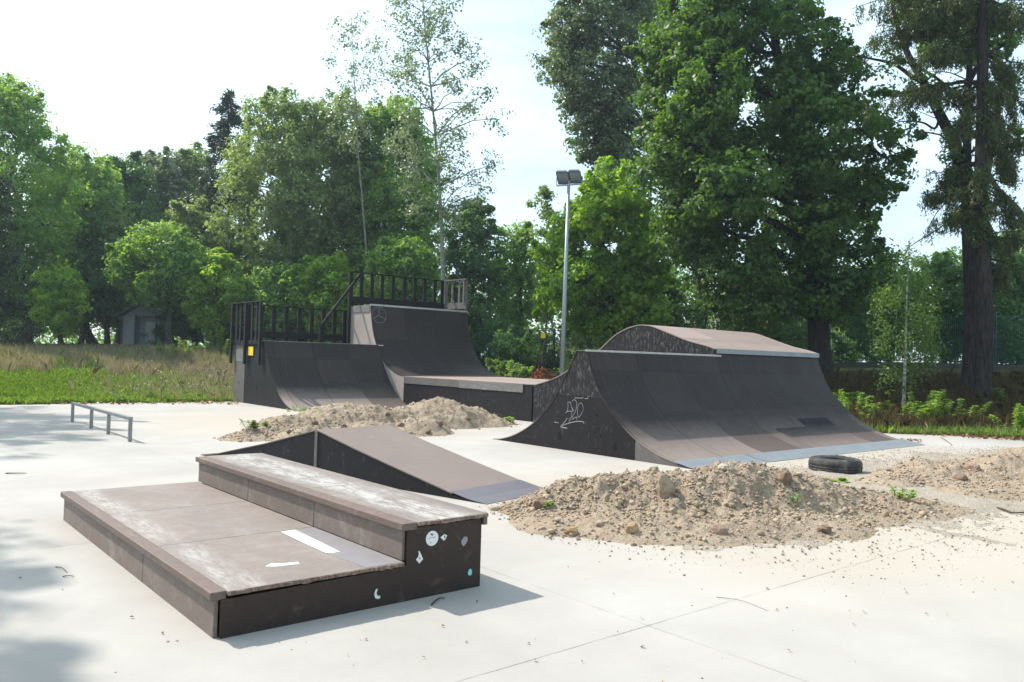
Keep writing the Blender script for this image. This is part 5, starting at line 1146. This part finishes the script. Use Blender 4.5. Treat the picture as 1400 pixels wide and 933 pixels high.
def stick(label, pts, r, seed=0):
    r *= 0.62
    P = np.array([gz(x, y) for x, y in pts]); P = spline(P, 4); P[:, 2] += r*0.9+0.01*np.sin(np.linspace(0, 3.1, len(P)))
    b = P[0].copy(); b[2] = 0; o = MB().tube(P-b, np.linspace(r, r*0.55, len(P)), 7).build('stick', MT['stick'], smooth=True); o.location = b; tag(o, label, 'stick')
stick('dark curved stick in the shadow of the stepped ledge', [(590, 828), (599, 822), (608, 819)], 0.010)
stick('brown broken branch on the concrete at the right edge', [(1364, 696), (1374, 700), (1385, 704), (1402, 702)], 0.022)
stick('thin dry twig on the open concrete of the foreground', [(980, 817), (1015, 824), (1050, 836)], 0.0028)
stick('dark twig in the tree shade at the left edge', [(8, 648), (22, 649), (36, 648)], 0.012)
stick('short curled twig left of the stepped ledge', [(76, 776), (85, 779), (92, 784)], 0.005)
stick('dark twig left of the ledge, nearest the camera on that side', [(86, 789), (94, 790), (101, 789)], 0.006)
stick('thin stick by the leaf drift right of the funbox', [(1286, 598), (1294, 604), (1302, 609)], 0.012)

# ------------------------------------------------------------------ fence, posts, shed, house
def fence():
    A = at(632, 490, 40); B = at(1450, 490, 32.5); A[2] = B[2] = 0; n = 11; d = (B-A)/n; u = d/np.linalg.norm(d); ln = np.linalg.norm(d)
    t = thing('wire_fence', 'green wire mesh fence on a low concrete plinth behind the ramps', 'fence', (A[0], A[1], 0)); nv = np.array([-u[1], u[0], 0])
    zs = [float(height(*(A+d*i)[:2])) for i in range(n+1)]
    for i in range(n+1):
        p = d*i; MB().bar(p+[0, 0, zs[i]-0.2], p+[0, 0, zs[i]+2.35], 0.07).build('post', MT['fence'], t)
        if i == n: break
        m = MB(); p = d*i; q = d*(i+1); z0, z1 = zs[i]+0.3, zs[i+1]+0.3; f = MB()
        for h in (0, 0.5, 1.0, 1.5, 1.95): m.bar(p+[0, 0, z0+h]+nv*0.01, q+[0, 0, z1+h]+nv*0.01, 0.022)
        k_ = int(ln/0.075)
        for k in range(1, k_): r = k/k_; c = p+(q-p)*r; z = z0+(z1-z0)*r; m.bar(c+[0, 0, z], c+[0, 0, z+1.98], 0.012)
        m.build('mesh_panel', MT['fence'], t)
        f.bar(p+[0, 0, zs[i]-0.3+0.25], q+[0, 0, zs[i+1]-0.3+0.25], 0.10, 0.55).build('plinth', MT['plinth'], t)
    # pale banner tied to the fence
    x0 = at(823, 470, 38); 
    def onf(px):
        dd = ray(px, 480)[:2]; M_ = np.array([[dd[0], -u[0]], [dd[1], -u[1]]]); s = np.linalg.solve(M_, A[:2]); return s[1]
    s0, s1 = onf(822), onf(905); z = float(height(*(A+u*s0)[:2])); bn = MB(); vs = []
    for k in range(13):
        c = A+u*(s0+(s1-s0)*k/12)-nv*(0.06+0.02*math.sin(k*1.3))
        dep = (c-C0)@F
        vs += [(c[0], c[1], z+0.75), (c[0], c[1], at(835, 446, dep)[2])]
    vs2 = [(x-nv[0]*0.006, y-nv[1]*0.006, zz) for x, y, zz in vs]
    bn.add(vs, [(2*k, 2*k+2, 2*k+3, 2*k+1) for k in range(12)]).add(vs2, [(2*k+1, 2*k+3, 2*k+2, 2*k) for k in range(12)])
    o = bn.build('banner', MT['banner']); tag(o, 'pale grey-white banner hanging on the wire fence behind the hump', 'banner')
fence()
def simple_post(name, label, cat, p0, p1, r, mat, extra=None):
    p0 = np.array(p0); z = float(height(p0[0], p0[1])); b = np.array([p0[0], p0[1], z]); t = thing(name, label, cat, b)
    MB().tube([[0, 0, -0.2], np.array(p1)-b], [r, r*0.85], 10).build('pole', MT[mat], t, smooth=True)
    if extra: extra(t, b)
def sgn(t, b):
    c = at(742.5, 459, 35)-b; rh = unit(np.array([Rt[0], Rt[1], 0])); fw = unit(np.array([F[0], F[1], 0])); m = MB()
    vs = [c+rh*a*0.10+np.array([0, 0, z*0.115])-fw*(0.045+e) for e in (0, 0.012) for a, z in ((-1, -1), (1, -1), (1, 1), (-1, 1))]
    m.add(vs, [(0, 1, 2, 3), (7, 6, 5, 4)]+[(i, i+4, (i+1) % 4+4, (i+1) % 4) for i in range(4)]).build('plate', MT['yellow'], t)
simple_post('sign_post', 'thin leaning post with a small yellow plate, left of the mast', 'sign post', at(738, 492, 35), at(748.5, 428, 35), 0.045, 'bark', sgn)
simple_post('lamp_post', 'thin pale post showing behind the hump of the funbox', 'lamp post', at(1047, 490, 37), at(1046.5, 405, 37), 0.065, 'banner')
def pillar():
    p = at(691, 480, 42.5); z = float(height(p[0], p[1])); t = thing('gate_pillar', 'pale rendered pillar with dark scrawls seen through the fence', 'pillar', (p[0], p[1], z), -_t)
    MB().box(-0.30, 0.30, -0.25, 0.25, -0.1, 1.75).build('shaft', MT['housewall'], t, 0.02); MB().box(-0.36, 0.36, -0.31, 0.31, 1.752, 1.83).build('cap', MT['plinth'], t, 0.01)
    s = MB(); 
    for q in ([(-.2, 1.2), (-.05, 1.45), (.1, 1.2), (-.1, 1.05), (.15, 1.0)], [(-.2, .8), (0, .95), (.15, .75), (-.05, .65)], [(-.15, .5), (.1, .6), (.2, .45)]):
        s.tube(spline([(x, -0.252, z_) for x, z_ in q], 4), 0.022, 5)
    s.build('scrawl', MT['ink'], t)
pillar()
def shed():
    p = at(190, 477, 45.5); z = float(height(p[0], p[1])); t = thing('garden_shed', 'small grey wooden shed under the maple at the back of the meadow', 'shed', (p[0], p[1], z), -_t)
    MB().box(-0.98, -0.25, 0.0, 1.6, 0.12, 1.75).build('wall', MT['shedwall'], t, 0.01)
    MB().box(-0.24, 0.95, 0.5, 1.6, 0.12, 1.75).build('wall', MT['shedwall'], t, 0.01)
    d = MB().box(0.12, 0.80, 0.46, 0.497, 0.14, 1.45).build('door', MT['sheddoor'], t, 0.01); MB().box(0.70, 0.74, 0.43, 0.457, 0.75, 0.87).build('handle', MT['ink'], d)
    for x in (-0.98, -0.22, 0.97): MB().box(x-0.035, x+0.035, -0.12, -0.05, -0.15, 1.80).build('post', MT['timber_pale'], t)
    MB().box(-1.0, 1.0, -0.1, 1.6, 0.03, 0.115).build('floor', MT['shedwall'], t)
    MB().prism([(-1.15, 1.76), (0, 2.45), (1.15, 1.76), (1.15, 1.82), (0, 2.53), (-1.15, 1.82)], -0.25, 1.75, 1).build('roof', MT['shedroof'], t)
    MB().prism([(-0.98, 1.765), (0.98, 1.765), (0, 2.40)], 0.10, 0.14, 1).build('gable', MT['shedwall'], t)
shed()
def house():
    p = at(1085, 470, 64); z = float(height(p[0], p[1])); t = thing('house', 'pale house glimpsed through the leaves beyond the fence', 'house', (p[0], p[1], z), -_t+0.15)
    MB().box(-6, 6, 0, 8, -0.3, 4.6).build('wall', MT['housewall'], t)
    MB().prism([(-6.4, 4.55), (0, 7.6), (6.4, 4.55)], -0.5, 8.5, 1).build('roof', MT['houseroof'], t)
    for x in (-4, -1.3, 1.4, 4.1):
        w_ = MB().box(x-0.6, x+0.6, -0.05, -0.003, 1.1, 2.5).build('window', MT['sheddoor'], t); MB().box(x-0.5, x+0.5, -0.075, -0.052, 1.2, 2.4).build('pane', MT['window'], w_)
house()

# ------------------------------------------------------------------ summer haze in the air
def haze():
    o = MB().box(-330, 430, -330, 430, -1.5, 30).build('haze', None)
    m = bpy.data.materials.new('summer_haze'); m.use_nodes = True; nt = m.node_tree; nt.nodes.clear()
    v = nt.nodes.new('ShaderNodeVolumePrincipled'); out = nt.nodes.new('ShaderNodeOutputMaterial'); nt.links.new(v.outputs[0], out.inputs['Volume'])
    v.inputs['Density'].default_value = 0.0006; v.inputs['Anisotropy'].default_value = 0.35; v.inputs['Color'].default_value = (0.72, 0.87, 1.0, 1)
    o.data.materials.append(m); tag(o, 'thin pale summer haze in the air over the park', 'haze', kind='stuff')
haze()
